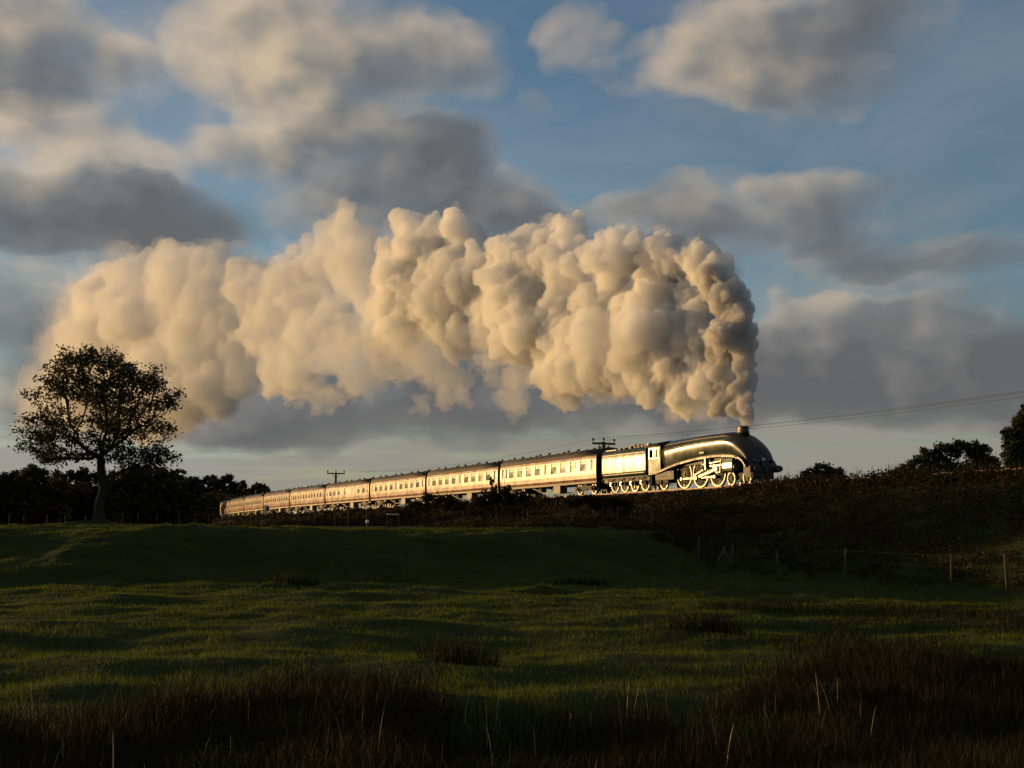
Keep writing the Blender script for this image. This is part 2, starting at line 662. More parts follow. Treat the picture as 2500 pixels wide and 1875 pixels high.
def ground_z(X, Y, fine=True):
    X = np.asarray(X, float)
    Y = np.asarray(Y, float)
    q, ch = track_q(X, Y)
    # upper terrace behind a grassy bank
    yb = 56.0 + 11.0 * sm(-3, 13, X) + 5.0 * fbm(X / 22.0, Y / 60.0 + 3, 3) + 1.0 * fbm(X / 4.0, Y / 9.0, 3) - 5.0 * sm(-10, -18, X) * sm(-32, -20, X) * 0.6
    T = sm(-5.5, 5.5, Y - yb)
    base = -0.10 - 0.35 * sm(2, 14, X) * sm(20, 45, Y) + T * 2.05
    base = base + 0.008 * np.clip(Y - 66, 0, 90)
    base = base + 0.5 * fbm(X / 60.0, Y / 60.0, 2) * sm(300, 60, Y) * 0.5
    far = sm(250, 900, np.hypot(X, Y - 100))
    base = base * (1 - far) + 3.0 * far
    # hummocky pasture
    low = 1 - sm(62, 90, Y)
    tus = 0.28 * fbm(X / 3.6, Y / 2.4, 4, 0.6) + 0.34 * np.maximum(0, fbm(X / 1.15 + 9, Y / 0.95, 3, 0.6) - 0.12) * sm(-0.25, 0.35, fbm(X / 7.0, Y / 5.0, 2))
    bankr = 0.10 * fbm(X / 1.0, Y / 1.0, 3)
    if fine:
        base = base + (tus * 1.1 + bankr * 0.6) * low * sm(200, 100, np.abs(X))
    base = base + (0.38 + 0.3 * fbm(X / 1.3, Y / 1.3, 3)) * np.exp(-((X + 24.9) ** 2 / 9.0 + (Y - 76) ** 2 / 6.0))      # root mound of the big tree
    # embankment
    aq = np.abs(q)
    emb = RZ - 0.42 - 0.37 * np.maximum(0, aq - 3.2) + 0.10 * fbm(X / 2.2, Y / 2.2, 3) * sm(3.2, 5, aq)
    kk = 0.5
    h = np.clip(0.5 + 0.5 * (emb - base) / kk, 0, 1)
    z = base * (1 - h) + emb * h + kk * h * (1 - h)
    return z


def gz(x, y):
    return float(ground_z(np.array([x]), np.array([y]))[0])


def grid_axis(lo, hi, step, far, g=1.35):
    a = list(np.arange(lo, hi + 1e-6, step))
    d = step
    while a[-1] < far:
        d *= g
        a.append(a[-1] + d)
    d = step
    while a[0] > -far:
        d *= g
        a.insert(0, a[0] - d)
    return np.array(a)


gx = grid_axis(-46, 42, 0.34, 4000)
gy = grid_axis(5, 112, 0.34, 4000)
GX, GY = np.meshgrid(gx, gy)
GZ = ground_z(GX, GY)
V = np.stack([GX.ravel(), GY.ravel(), GZ.ravel()], 1)
ny, nx = GX.shape
I = np.arange((ny - 1) * (nx - 1))
r_, c_ = I // (nx - 1), I % (nx - 1)
i0 = r_ * nx + c_
FQ = np.stack([i0, i0 + 1, i0 + nx + 1, i0 + nx], 1)
tag(big_mesh('ground', V, FQ, M['turf'], smooth=True), 'dark rough pasture rising by a grassy bank to the railway embankment',
    kind='structure')

# ballast, sleepers and rails
SS = list(np.arange(-60, 330, 2.0))


def offs(s, y, z):
    x, yy, a = track(s)
    return (x - math.cos(a) * y, yy + math.sin(a) * y, z)      # y to the camera side


mb = MB()
mb.loft([[offs(s, 3.3, RZ - 0.62), offs(s, 2.25, RZ - 0.20), offs(s, -2.25, RZ - 0.20), offs(s, -3.3, RZ - 0.62)] for s in SS], 0,
        cap=False, smooth=False)
bal = tag(mb.build('ballast_bed', M['ballast']), 'brown stone ballast carrying the railway line', kind='structure')
for sd in (-0.7525, 0.7525):
    mb = MB()
    mb.loft([[offs(s, sd - 0.07, RZ - 0.16), offs(s, sd - 0.035, RZ), offs(s, sd + 0.035, RZ), offs(s, sd + 0.07, RZ - 0.16)]
             for s in SS], 0, cap=False, smooth=False)
    mb.build('rail', M['rail'], bal)
mb = MB()
for s in np.arange(-58, 325, 0.70):
    x, y, a = track(s)
    mb.box(-0.13, 0.13, -1.3, 1.3, -0.24, -0.165, 0, rot=Matrix.Translation((x, y, RZ)) @ Matrix.Rotation(-a + math.pi / 2, 4, 'Z'))
tag(mb.build('sleepers', M['sleeper'], bal), kind='stuff')

# ------------------------------------------------------------------ the train
M['green'] = material('locomotive_green', (0.010, 0.024, 0.012), 0.27, spec=0.5, var=(0.016, 0.028, 0.014), vscale=1.2, rvar=0.05,
                      bump=0.55, bscale=1.1, bstretch=(1, 1, 0.12))
M['greendull'] = material('weathered_green', (0.020, 0.036, 0.018), 0.46, spec=0.4, var=(0.032, 0.046, 0.024), vscale=1.6, rvar=0.08, bump=0.3, bscale=2.0)
M['black'] = material('locomotive_black', (0.010, 0.010, 0.010), 0.42, spec=0.4, var=(0.020, 0.017, 0.014), vscale=2.0, rvar=0.08)
M['frame'] = material('sooty_frame', (0.016, 0.014, 0.012), 0.6, spec=0.4, var=(0.035, 0.028, 0.022), vscale=4)
M['steel'] = material('bright_steel', (0.30, 0.27, 0.23), 0.42, metal=0.75, var=(0.13, 0.10, 0.08), vscale=5, rvar=0.08)
M['tyre'] = material('tyre_steel', (0.44, 0.40, 0.34), 0.45, metal=0.4, var=(0.16, 0.14, 0.11), vscale=6)
M['cream'] = material('lining_cream', (0.70, 0.62, 0.42), 0.35)
M['brass'] = material('brass', (0.70, 0.50, 0.20), 0.25, metal=1.0)
M['plate'] = material('name_plate', (0.12, 0.03, 0.02), 0.5, var=(0.5, 0.38, 0.16), vscale=14)
M['copper'] = material('chimney_rim', (0.05, 0.03, 0.022), 0.42, metal=0.3, var=(0.02, 0.016, 0.014), vscale=5)
M['coal'] = material('coal', (0.012, 0.012, 0.012), 0.5, spec=0.5, bump=1.0, bscale=8)
M['maroon'] = material('carriage_maroon', (0.115, 0.024, 0.020), 0.31, spec=0.68, var=(0.16, 0.055, 0.040), vscale=0.9, rvar=0.06,
                       bump=0.35, bscale=0.9, bstretch=(1, 1, 0.3))
M['roof'] = material('carriage_roof', (0.040, 0.036, 0.030), 0.7, spec=0.3, var=(0.065, 0.056, 0.044), vscale=1.5)
M['glass'] = material('window_glass', (0.035, 0.032, 0.028), 0.17, spec=0.5, var=(0.05, 0.045, 0.04), vscale=1.1, rvar=0.07)
M['vent'] = material('toplight_glass', (0.012, 0.011, 0.010), 0.35, spec=0.3)
M['alu'] = material('window_frame', (0.30, 0.27, 0.22), 0.45, metal=0.3)
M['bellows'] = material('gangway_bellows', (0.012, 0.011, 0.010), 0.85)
M['bogie'] = material('bogie_dirt', (0.035, 0.028, 0.020), 0.75, spec=0.3, var=(0.10, 0.075, 0.045), vscale=2.5)
M['box'] = material('underframe_box', (0.15, 0.11, 0.07), 0.6, var=(0.08, 0.06, 0.04), vscale=3)


def place(o, s):
    x, y, a = track(s)
    o.location = (x, y, RZ)
    o.rotation_euler = (0, 0, math.atan2(-math.cos(a), -math.sin(a)))


def wheel(parent, x, y, dia, spokes=True, n=36, mat='frame', disc=False):
    """wheel with its tyre as a sub-part, standing on the rail"""
    r = dia / 2
    sg = -1 if y < 0 else 1
    b = MB()
    c = (0, 0, 0)
    b.ring(c, 'y', r - 0.15, r - 0.065, 0.10, n)
    b.cyl((0, -0.09, 0), (0, 0.09, 0), 0.15 if dia > 1.5 else 0.11, 14)
    if disc:
        b.cyl((0, -0.02, 0), (0, 0.02, 0), r - 0.12, n)
    else:
        k = 20 if dia > 1.5 else 10
        for i in range(k):
            a = 2 * math.pi * i / k
            d = Vector((math.cos(a), 0, math.sin(a)))
            b.bar(d * 0.10, d * (r - 0.13), 0.055, 0.045)
    if dia > 1.5:                         # balance weight
        b.box(-0.30, 0.30, -0.045, 0.045, r - 0.36, r - 0.14)
    w = b.build('wheel', M[mat], parent, (x, y, r))
    t = MB()
    t.ring(c, 'y', r - 0.07, r, 0.135, n)
    t.ring((0, -sg * 0.075, 0), 'y', r - 0.05, r + 0.028, 0.03, n)
    t.build('tyre', M['tyre'], w)
    return w


def section(x, zr, zm, zt, w, tuck=0.2, n=20):
    """barrel section from the camera side over the top: tucked in below, widest at zm"""
    half = []
    for i in range(6):
        t = i / 6
        half.append((w - tuck * (1 - t) ** 1.6, zr + (zm - zr) * t))
    for i in range(n // 2 + 1):
        a = math.pi / 2 * i / (n // 2)
        half.append((w * math.cos(a) ** 0.92, zm + (zt - zm) * math.sin(a) ** 0.98))
    pts = [(x, -y, z) for y, z in half]
    pts += [(x, y, z) for y, z in half[:-1][::-1]]
    return pts


def zmid(x):
    zr, zt = lerp(ZR, x), lerp(ZT, x)
    f = 0.56 if x < -1.5 else 0.56 - 0.34 * min(1, (x + 1.5) / 2.2)
    return zr + (zt - zr) * f


def skin(x, a):
    """point on the casing a degrees above its widest line (camera side half-width, height)"""
    w, zm, zt = lerp(WD, x), zmid(x), lerp(ZT, x)
    return w * math.cos(R(a)) ** 0.92, zm + (zt - zm) * math.sin(R(a)) ** 0.98


def lerp(tab, x):
    xs = [t[0] for t in tab]
    return float(np.interp(x, xs, [t[1] for t in tab]))


ZR = [(-13, 1.28), (-11.4, 1.30), (-10.6, 1.42), (-9.4, 1.66), (-8.0, 1.87), (-5.8, 2.07), (-3.6, 2.16), (-2.3, 2.14), (-1.0, 2.04),
      (-0.3, 1.90), (0.25, 1.62), (0.6, 1.20), (0.8, 0.85)]
ZT = [(-13, 3.70), (-11, 3.74), (-9, 3.78), (-6, 3.82), (-3, 3.82), (-2.2, 3.80), (-1.8, 3.74), (-1.1, 3.52), (-0.4, 3.14), (0.05, 2.80),
      (0.3, 2.55), (0.55, 2.2), (0.72, 1.8), (0.8, 1.4)]
WD = [(-13, 1.24), (-10, 1.24), (-2, 1.20), (-0.4, 1.18), (0.3, 1.12), (0.6, 1.02), (0.8, 0.90)]


def make_locomotive():
    root = empty('steam_locomotive')
    tag(root, 'streamlined green steam locomotive with wedge nose heading the train under the smoke', 'locomotive')
    # casing: green behind, black wedge nose in front of a sweeping boundary
    xs = [-10.7, -10, -9, -8, -7, -6, -5, -4, -3.4, -2.9, -2.4, -2.0, -1.7, -1.4, -1.1, -0.8, -0.5, -0.25, 0.0, 0.2, 0.38, 0.55, 0.68, 0.76, 0.80]
    b = MB()
    secs = []
    for x in xs:
        zr, zt, w = lerp(ZR, x), lerp(ZT, x), lerp(WD, x)
        secs.append(section(x, zr + 0.02, zmid(x), zt, w, 0.20 if x < -1 else 0.2 * max(0.1, (0.8 - x) / 1.8)))
    b.loft(secs, 0, True, True)
    npt = len(secs[0]) - 1
    idx = 0
    for i in range(len(secs) - 1):
        for k in range(npt):
            j = k / npt
            hgt = 1 - abs(2 * j - 1)                     # 0 at the foot, 1 on the crown
            xb = -1.1 - 0.0 * hgt
            if hgt > 0.62:
                xb = -1.1 - 9.8 * ((hgt - 0.62) / 0.38) ** 0.4     # the black crown runs back to the cab
            if xs[i] >= xb - 0.05:
                b.m[idx] = 1
            idx += 1
    b.m[-1] = 1
    cas = b.build('streamlined_casing', [M['green'], M['black']], root)
    # lining band between green and black, handrail below it
    for sgn in (-1, 1):
        l = MB()
        pts = []
        for x in np.linspace(-10.5, -1.6, 14):
            y_, z_ = skin(x, 34)
            pts.append((x, sgn * (y_ + 0.010), z_ + 0.008))
        l.tube(pts, 0.013, 5)
        l.build('lining_band', M['cream'], cas)
        h = MB()
        pts = []
        for x in np.linspace(-9.2, -1.5, 12):
            y_, z_ = skin(x, 8)
            pts.append((x, sgn * (y_ + 0.06), z_))
        h.tube(pts, 0.026, 6)
        for p in pts[1::2]:
            h.cyl(p, (p[0], p[1] - sgn * 0.08, p[2]), 0.02, 6)
        h.build('handrail', M['steel'], root)
    # running board: a bright valance edge that sweeps up over the wheels
    for sgn in (-1, 1):
        v = MB()
        ss = []
        for x in np.linspace(-12.3, 0.55, 34):
            z = lerp(ZR, x)
            ss.append([(x, sgn * 0.98, z - 0.11), (x, sgn * 1.345, z - 0.11), (x, sgn * 1.345, z + 0.03), (x, sgn * 0.98, z + 0.03)])
        v.loft(ss, 0, True, False, True)
        v.build('running_board', M['black'], root)
        e = MB()
        e.tube([(x, sgn * 1.352, lerp(ZR, x) - 0.02) for x in np.linspace(-12.2, -0.4, 30)], 0.028, 6)
        e.build('running_board_edge', M['steel'], root)
    # chimney
    c = MB()
    c.loft([[(-1.55 + math.cos(a) * rx, math.sin(a) * ry, z) for a in np.linspace(0, 2 * math.pi, 24, endpoint=False)]
            for (rx, ry, z) in ((0.62, 0.40, 3.55), (0.55, 0.36, 3.82), (0.50, 0.33, 4.06), (0.53, 0.36, 4.14), (0.44, 0.27, 4.14), (0.42, 0.26, 3.75))],
           0, True, True, True)
    c.build('chimney', M['copper'], root)
    d = MB()
    d.tube([(-2.15, 0.0, 3.70), (-2.15, 0.0, 4.02)], [0.05, 0.06], 8)
    d.build('whistle', M['brass'], root)
    # cab
    cab = MB()
    for sgn in (-1, 1):
        y0, y1 = (sgn * 1.30, sgn * 1.26)
        ylo, yhi = min(y0, y1), max(y0, y1)
        cab.box(-12.35, -10.6, ylo, yhi, 1.31, 2.42)
        cab.box(-10.90, -10.6, ylo, yhi, 2.42, 3.16)
        cab.box(-11.66, -11.54, ylo, yhi, 2.42, 3.16)
        cab.box(-12.35, -12.24, ylo, yhi, 2.42, 3.16)
        cab.box(-12.35, -10.6, ylo, yhi, 3.16, 3.30)
    cab.loft([[(x, -w_, 1.32)] + [(x, -w_ * math.cos(math.pi * i / 12), 3.29 + 0.44 * math.sin(math.pi * i / 12)) for i in range(13)] + [(x, w_, 1.32)]
              for (x, w_) in ((-10.66, 1.25), (-10.60, 1.25))], 0, True, False)
    cabo = cab.build('cab', M['greendull'], root)
    rf = MB()
    rf.loft([[(x, -1.31 * math.cos(math.pi * i / 16), 3.28 + (zt - 3.28) * math.sin(math.pi * i / 16) ** 0.9) for i in range(17)]
             for (x, zt) in ((-12.85, 3.66), (-12.4, 3.72), (-11.5, 3.74), (-10.55, 3.76))], 0, True, True)
    rf.build('cab_roof', M['black'], cabo)
    for sgn in (-1, 1):
        y = sgn * 1.312
        for (xa, xb) in ((-11.54, -10.90), (-12.24, -11.66)):
            wf = MB()
            wf.box(xa - 0.035, xb + 0.035, y - 0.012, y + 0.012, 3.13, 3.18)
            wf.box(xa - 0.035, xb + 0.035, y - 0.012, y + 0.012, 2.39, 2.44)
            wf.box(xa - 0.035, xa, y - 0.012, y + 0.012, 2.43, 3.14)
            wf.box(xb, xb + 0.035, y - 0.012, y + 0.012, 2.43, 3.14)
            wf.build('window_frame', M['brass'], cabo)
    g = MB()
    g.box(-11.54, -11.22, -1.287, -1.277, 2.44, 3.13)
    g.build('window_pane', M['glass'], cabo)
    for sgn in (-1, 1):
        st = MB()
        st.box(-12.35, -11.95, sgn * 1.30 - 0.05, sgn * 1.30 + 0.05, 0.45, 0.49)
        st.box(-12.35, -11.95, sgn * 1.30 - 0.05, sgn * 1.30 + 0.05, 0.85, 0.89)
        st.box(-12.33, -12.29, sgn * 1.27 - 0.02, sgn * 1.27 + 0.02, 0.45, 1.31)
        st.box(-12.01, -11.97, sgn * 1.27 - 0.02, sgn * 1.27 + 0.02, 0.45, 1.31)
        st.build('cab_steps', M['frame'], root)
        st = MB()
        st.cyl((-12.42, sgn * 1.30, 1.30), (-12.42, sgn * 1.30, 3.1), 0.02, 6)
        st.build('cab_handrail', M['steel'], root)
        npl = MB()
        npl.bar((-5.3, sgn * 1.20, 2.46), (-4.7, sgn * 1.20, 2.465), 0.05, 0.11)
        npl.build('name_plate', M['plate'], root)
    # frames, ashpan, nose apron
    fr = MB()
    fr.box(-12.2, 0.25, -0.56, -0.50, 0.55, 1.75)
    fr.box(-12.2, 0.25, 0.50, 0.56, 0.55, 1.75)
    fr.box(-12.2, 0.1, -0.50, 0.50, 0.95, 1.70)
    fr.box(-11.6, -8.95, -1.15, 1.15, 0.72, 1.36)
    fr.box(-8.9, -0.8, -0.95, 0.95, 1.66, 2.02)
    fr.build('main_frame', M['frame'], root)
    ap = MB()
    secs2 = [[(x, -w, z0), (x, -w, z1), (x, w, z1), (x, w, z0)] for (x, w, z0, z1) in
             ((-0.25, 0.92, 0.72, 1.88), (0.2, 0.95, 0.50, 1.66), (0.60, 0.92, 0.42, 1.22), (0.78, 0.85, 0.40, 0.98), (0.86, 0.7, 0.55, 0.9))]
    ap.loft(secs2, 0, True, False, True)
    ap.box(0.55, 0.90, -1.18, 1.18, 0.82, 1.24)
    ap.build('nose_apron', M['frame'], root)
    for sgn in (-1, 1):
        bf = MB()
        bf.cyl((0.85, 0, 0), (1.10, 0, 0), 0.12, 14)
        bf.cyl((1.05, 0, 0), (1.36, 0, 0), 0.075, 12)
        bf.loft([[(x, math.cos(a) * ry, math.sin(a) * rz) for a in np.linspace(0, 2 * math.pi, 20, endpoint=False)] for (x, ry, rz) in
                 ((1.33, 0.24, 0.20), (1.37, 0.30, 0.23), (1.42, 0.28, 0.21))], 0, True, True, True)
        bf.build('buffer', M['black'], root, (0, sgn * 0.875, 1.05))
    cp = MB()
    cp.tube([(0.85, 0, 1.05), (1.05, 0, 1.02), (1.15, 0, 0.85), (1.12, 0, 0.62)], 0.05, 8)
    cp.cyl((0.80, 0, 1.35), (1.00, 0, 1.35), 0.28, 18)
    cp.build('coupling', M['black'], root)
    for yy in (-0.70, 0.70, 0.0):
        lp = MB()
        lp.box(-0.09, 0.09, -0.09, 0.09, 0.0, 0.22)
        lp.cyl((0.08, 0, 0.11), (0.13, 0, 0.11), 0.075, 12)
        lp.tube([(0, -0.08, 0.22), (0, -0.05, 0.32), (0, 0.05, 0.32), (0, 0.08, 0.22)], 0.012, 5)
        lp.build('lamp', M['black'] if yy else M['white'], root, (0.78, yy, 1.45 if yy else 1.52))
    # cylinders
    for sgn in (-1, 1):
        cl = MB()
        prof = [(-1.33, 1.02), (-1.36, 1.20), (-1.355, 1.55), (-1.30, 1.85), (-1.24, 2.08), (-0.6, 2.08), (-0.6, 0.92), (-1.22, 0.92)]
        wid = [(-2.30, 0.06), (-2.05, 0.0), (-1.30, 0.0), (-0.80, 0.06)]
        ss = []
        for (x, dd) in ((-2.22, 0.03), (-2.15, 0.0), (-1.02, 0.0), (-0.95, 0.03)):
            ss.append([(x, -sgn * (p[0] + dd) if False else sgn * (-(p[0]) - dd), p[1]) for p in prof])
        cl.loft(ss, 0, True, False, True)
        cl.build('cylinder', M['green'], root)
        for (xa_, xb_, zz_, rr_) in ((-0.95, -0.78, 1.25, 0.26), (-0.95, -0.70, 1.80, 0.13), (-2.22, -2.36, 1.25, 0.24), (-2.22, -2.55, 1.80, 0.11)):
            cv = MB()
            cv.cyl((xa_, sgn * 1.05, zz_), (xb_, sgn * 1.05, zz_), rr_, 18)
            cv.build('cylinder_cover', M['steel'], root)
        # motion
        y = sgn * 1.10
        pin = (-0.08, -0.32)
        zc = 1.015 + pin[1]
        cr = MB()
        for xa, xb in ((-3.58, -5.79), (-5.79, -8.0)):
            cr.bar((xa + pin[0], sgn * 0.98, zc), (xb + pin[0], sgn * 0.98, zc), 0.05, 0.13)
        for xa in (-3.58, -5.79, -8.0):
            cr.cyl((xa + pin[0], sgn * 0.80, zc), (xa + pin[0], sgn * 1.05, zc), 0.13, 14)
        cr.build('coupling_rod', M['steel'], root)
        kr = MB()
        kr.bar((-3.35, y, 1.22), (-5.79 + pin[0], y, zc), 0.06, 0.17)
        kr.cyl((-5.79 + pin[0], sgn * 1.03, zc), (-5.79 + pin[0], sgn * 1.22, zc), 0.16, 14)
        kr.build('connecting_rod', M['steel'], root)
        sl = MB()
        sl.box(-4.35, -2.3, y - 0.06, y + 0.06, 1.40, 1.52)
        sl.box(-3.6, -3.1, y - 0.09, y + 0.09, 1.08, 1.40)
        sl.cyl((-2.3, y, 1.25), (-3.3, y, 1.25), 0.05, 10)
        sl.box(-4.45, -4.30, y - 0.25, y + 0.05, 1.20, 2.02)
        sl.build('slide_bar', M['steel'], root)
        vg = MB()
        yv = sgn * 1.16
        vg.bar((-3.35, yv, 1.15), (-3.25, yv, 0.92), 0.04, 0.07)
        vg.bar((-3.25, yv, 0.95), (-2.75, yv, 0.98), 0.035, 0.06)
        vg.bar((-2.75, yv, 0.92), (-2.62, yv, 1.86), 0.035, 0.07)
        vg.bar((-2.62, yv, 1.74), (-4.95, yv, 1.60), 0.035, 0.08)
        vg.tube([(-4.85, yv, 1.98), (-5.05, yv, 1.72), (-5.05, yv, 1.50), (-4.86, yv, 1.22)], 0.055, 6)
        vg.bar((-4.86, yv, 1.24), (-6.05, yv + sgn * 0.08, 0.86), 0.04, 0.08)
        vg.bar((-6.05, yv + sgn * 0.09, 0.86), (-5.80 + pin[0], yv + sgn * 0.09, zc), 0.05, 0.11)
        vg.tube([(-4.4, yv, 2.0), (-4.45, yv, 1.75), (-4.75, yv, 1.62)], 0.04, 6)
        vg.build('valve_gear', M['steel'], root)
        for xa in (-6.9, -4.68):
            br = MB()
            br.box(xa - 0.05, xa + 0.05, sgn * 0.78 - 0.05, sgn * 0.78 + 0.05, 0.35, 1.1)
            br.build('brake_hanger', M['frame'], root)
        br = MB()
        br.tube([(-9.0, sgn * 1.12, 1.62), (-9.6, sgn * 1.12, 1.10), (-10.6, sgn * 1.12, 0.98)], 0.045, 6)
        br.box(-10.2, -9.7, sgn * 1.0 - 0.12, sgn * 1.0 + 0.12, 1.0, 1.25)
        br.build('injector_pipe', M['steel'], root)
        tf = MB()
        tf.box(-11.7, -9.9, sgn * 1.02 - 0.04, sgn * 1.02 + 0.04, 0.46, 0.92)
        tf.box(-11.05, -10.75, sgn * 1.10 - 0.07, sgn * 1.10 + 0.07, 0.42, 0.74)
        tf.build('trailing_axlebox', M['bogie'], root)
        bgf = MB()
        bgf.box(-2.35, 0.45, sgn * 0.58 - 0.05, sgn * 0.58 + 0.05, 0.38, 0.80)
        bgf.build('bogie_frame', M['bogie'], root)
        for x in (0.0, -1.905):
            wheel(root, x, sgn * 0.75, 0.965)
        for x in (-3.58, -5.79, -8.0):
            wheel(root, x, sgn * 0.75, 2.03, n=48)
        wheel(root, -10.9, sgn * 0.75, 1.12)
    return root


def make_tender():
    root = empty('locomotive_tender')
    tag(root, 'flat sided green tender full of coal coupled between the locomotive and first carriage', 'tender')
    xa, xb = -12.75, -19.85
    b = MB()
    prof = [(-1.22, 1.18), (-1.31, 1.24), (-1.335, 1.6), (-1.34, 2.6), (-1.325, 3.05), (-1.24, 3.30), (-1.08, 3.42)]
    prof2 = prof + [(-p[0], p[1]) for p in prof[::-1]]
    b.loft([[(x, p[0], p[1]) for p in prof2] for x in (xb, xb + 0.04, -16.2, xa - 0.04, xa)], 0, True, True)
    b.build('tank_body', M['green'], root)
    for x in (-14.6, -16.25, -18.1):
        sm_ = MB()
        sm_.tube([(x, p[0] - 0.004, p[1]) for p in prof], 0.012, 5)
        sm_.build('plate_seam', M['green'], root)
    for z in (1.42, 3.02):
        ln = MB()
        ln.bar((xa - 0.25, -1.338 if z < 2 else -1.33, z), (xb + 0.25, -1.338 if z < 2 else -1.33, z), 0.014, 0.02)
        ln.build('lining_band', M['cream'], root)
    cb = MB()
    rs = random.Random(4)
    for i in range(120):
        x = rs.uniform(-18.0, -13.4)
        y = rs.uniform(-0.95, 0.95)
        k = 1 - ((x + 15.6) / 2.8) ** 2
        z = 3.36 + max(0, k) * 0.34 * (1 - (y / 1.1) ** 2)
        r = rs.uniform(0.09, 0.2)
        cb.box(x - r, x + r, y - r, y + r, z - r * 1.2, z + r * 0.6, 0, rot=None)
    cb.build('coal_heap', M['coal'], root)
    co = MB()
    co.box(-13.0, -12.78, -1.05, 1.05, 3.40, 3.66)
    co.build('coal_plate', M['black'], root)
    co = MB()
    co.box(-19.8, -18.0, -1.0, 1.0, 3.38, 3.50)
    co.cyl((-19.2, 0.5, 3.49), (-19.2, 0.5, 3.66), 0.26, 16)
    co.build('water_filler', M['black'], root)
    fr = MB()
    for sgn in (-1, 1):
        fr.box(xb - 0.05, xa + 0.05, sgn * 1.04 - 0.03, sgn * 1.04 + 0.03, 0.80, 1.17)
        for x in (-13.69, -15.315, -16.94, -18.56):
            fr.box(x - 0.42, x + 0.42, sgn * 1.04 - 0.03, sgn * 1.04 + 0.03, 0.55, 0.80)
    fr.box(xb - 0.02, xa + 0.02, -1.2, 1.2, 1.10, 1.20)
    fr.build('tender_frame', M['frame'], root)
    for sgn in (-1, 1):
        for x in (-13.69, -15.315, -16.94, -18.56):
            wheel(root, x, sgn * 0.75, 1.27)
            ax = MB()
            ax.box(x - 0.15, x + 0.15, sgn * 1.12 - 0.10, sgn * 1.12 + 0.10, 0.50, 0.82)
            ax.cyl((x, sgn * 1.22, 0.66), (x, sgn * 1.26, 0.66), 0.11, 12)
            ax.build('axlebox', M['steel'], root)
            lf = MB()
            for j in range(4):
                L_ = 0.52 - j * 0.09
                lf.tube([(x - L_, sgn * 1.13, 1.07 - 0.012 * j), (x, sgn * 1.13, 0.97 - 0.035 * j), (x + L_, sgn * 1.13, 1.07 - 0.012 * j)], 0.022, 5)
            for sx in (-0.52, 0.52):
                lf.cyl((x + sx, sgn * 1.13, 1.06), (x + sx, sgn * 1.13, 0.72), 0.028, 6)
            lf.build('leaf_spring', M['bogie'], root)
    for sgn in (-1, 1):
        stp = MB()
        stp.box(-13.3, -12.9, sgn * 1.25 - 0.08, sgn * 1.25 + 0.08, 0.45, 0.50)
        stp.box(-13.28, -13.24, sgn * 1.22 - 0.02, sgn * 1.22 + 0.02, 0.45, 1.2)
        stp.build('tender_step', M['frame'], root)
        stp = MB()
        stp.cyl((-12.70, sgn * 1.33, 1.2), (-12.70, sgn * 1.33, 3.1), 0.02, 6)
        stp.build('tender_handrail', M['steel'], root)
    bl = MB()
    for i in range(5):
        x = -12.40 - 0.085 * i
        bl.box(x - 0.03, x, -0.95, 0.95, 1.2, 3.2)
    bl.build('gangway_bellows', M['bellows'], root)
    for sgn in (-1, 1):
        bf = MB()
        bf.cyl((-19.85, 0, 0), (-20.2, 0, 0), 0.10, 12)
        bf.cyl((-20.2, 0, 0), (-20.3, 0, 0), 0.21, 16)
        bf.build('buffer', M['black'], root, (0, sgn * 0.875, 1.05))
    return root


SIDE = [(1.325, 1.06), (1.385, 1.30), (1.412, 1.65), (1.418, 1.92), (1.415, 2.30), (1.405, 2.62), (1.385, 2.93), (1.345, 3.16), (1.30, 3.24)]
ZW0, ZW1 = 1.92, 2.93
BODY_L = 19.75


def side_y(z):
    return float(np.interp(z, [p[1] for p in SIDE], [p[0] for p in SIDE]))


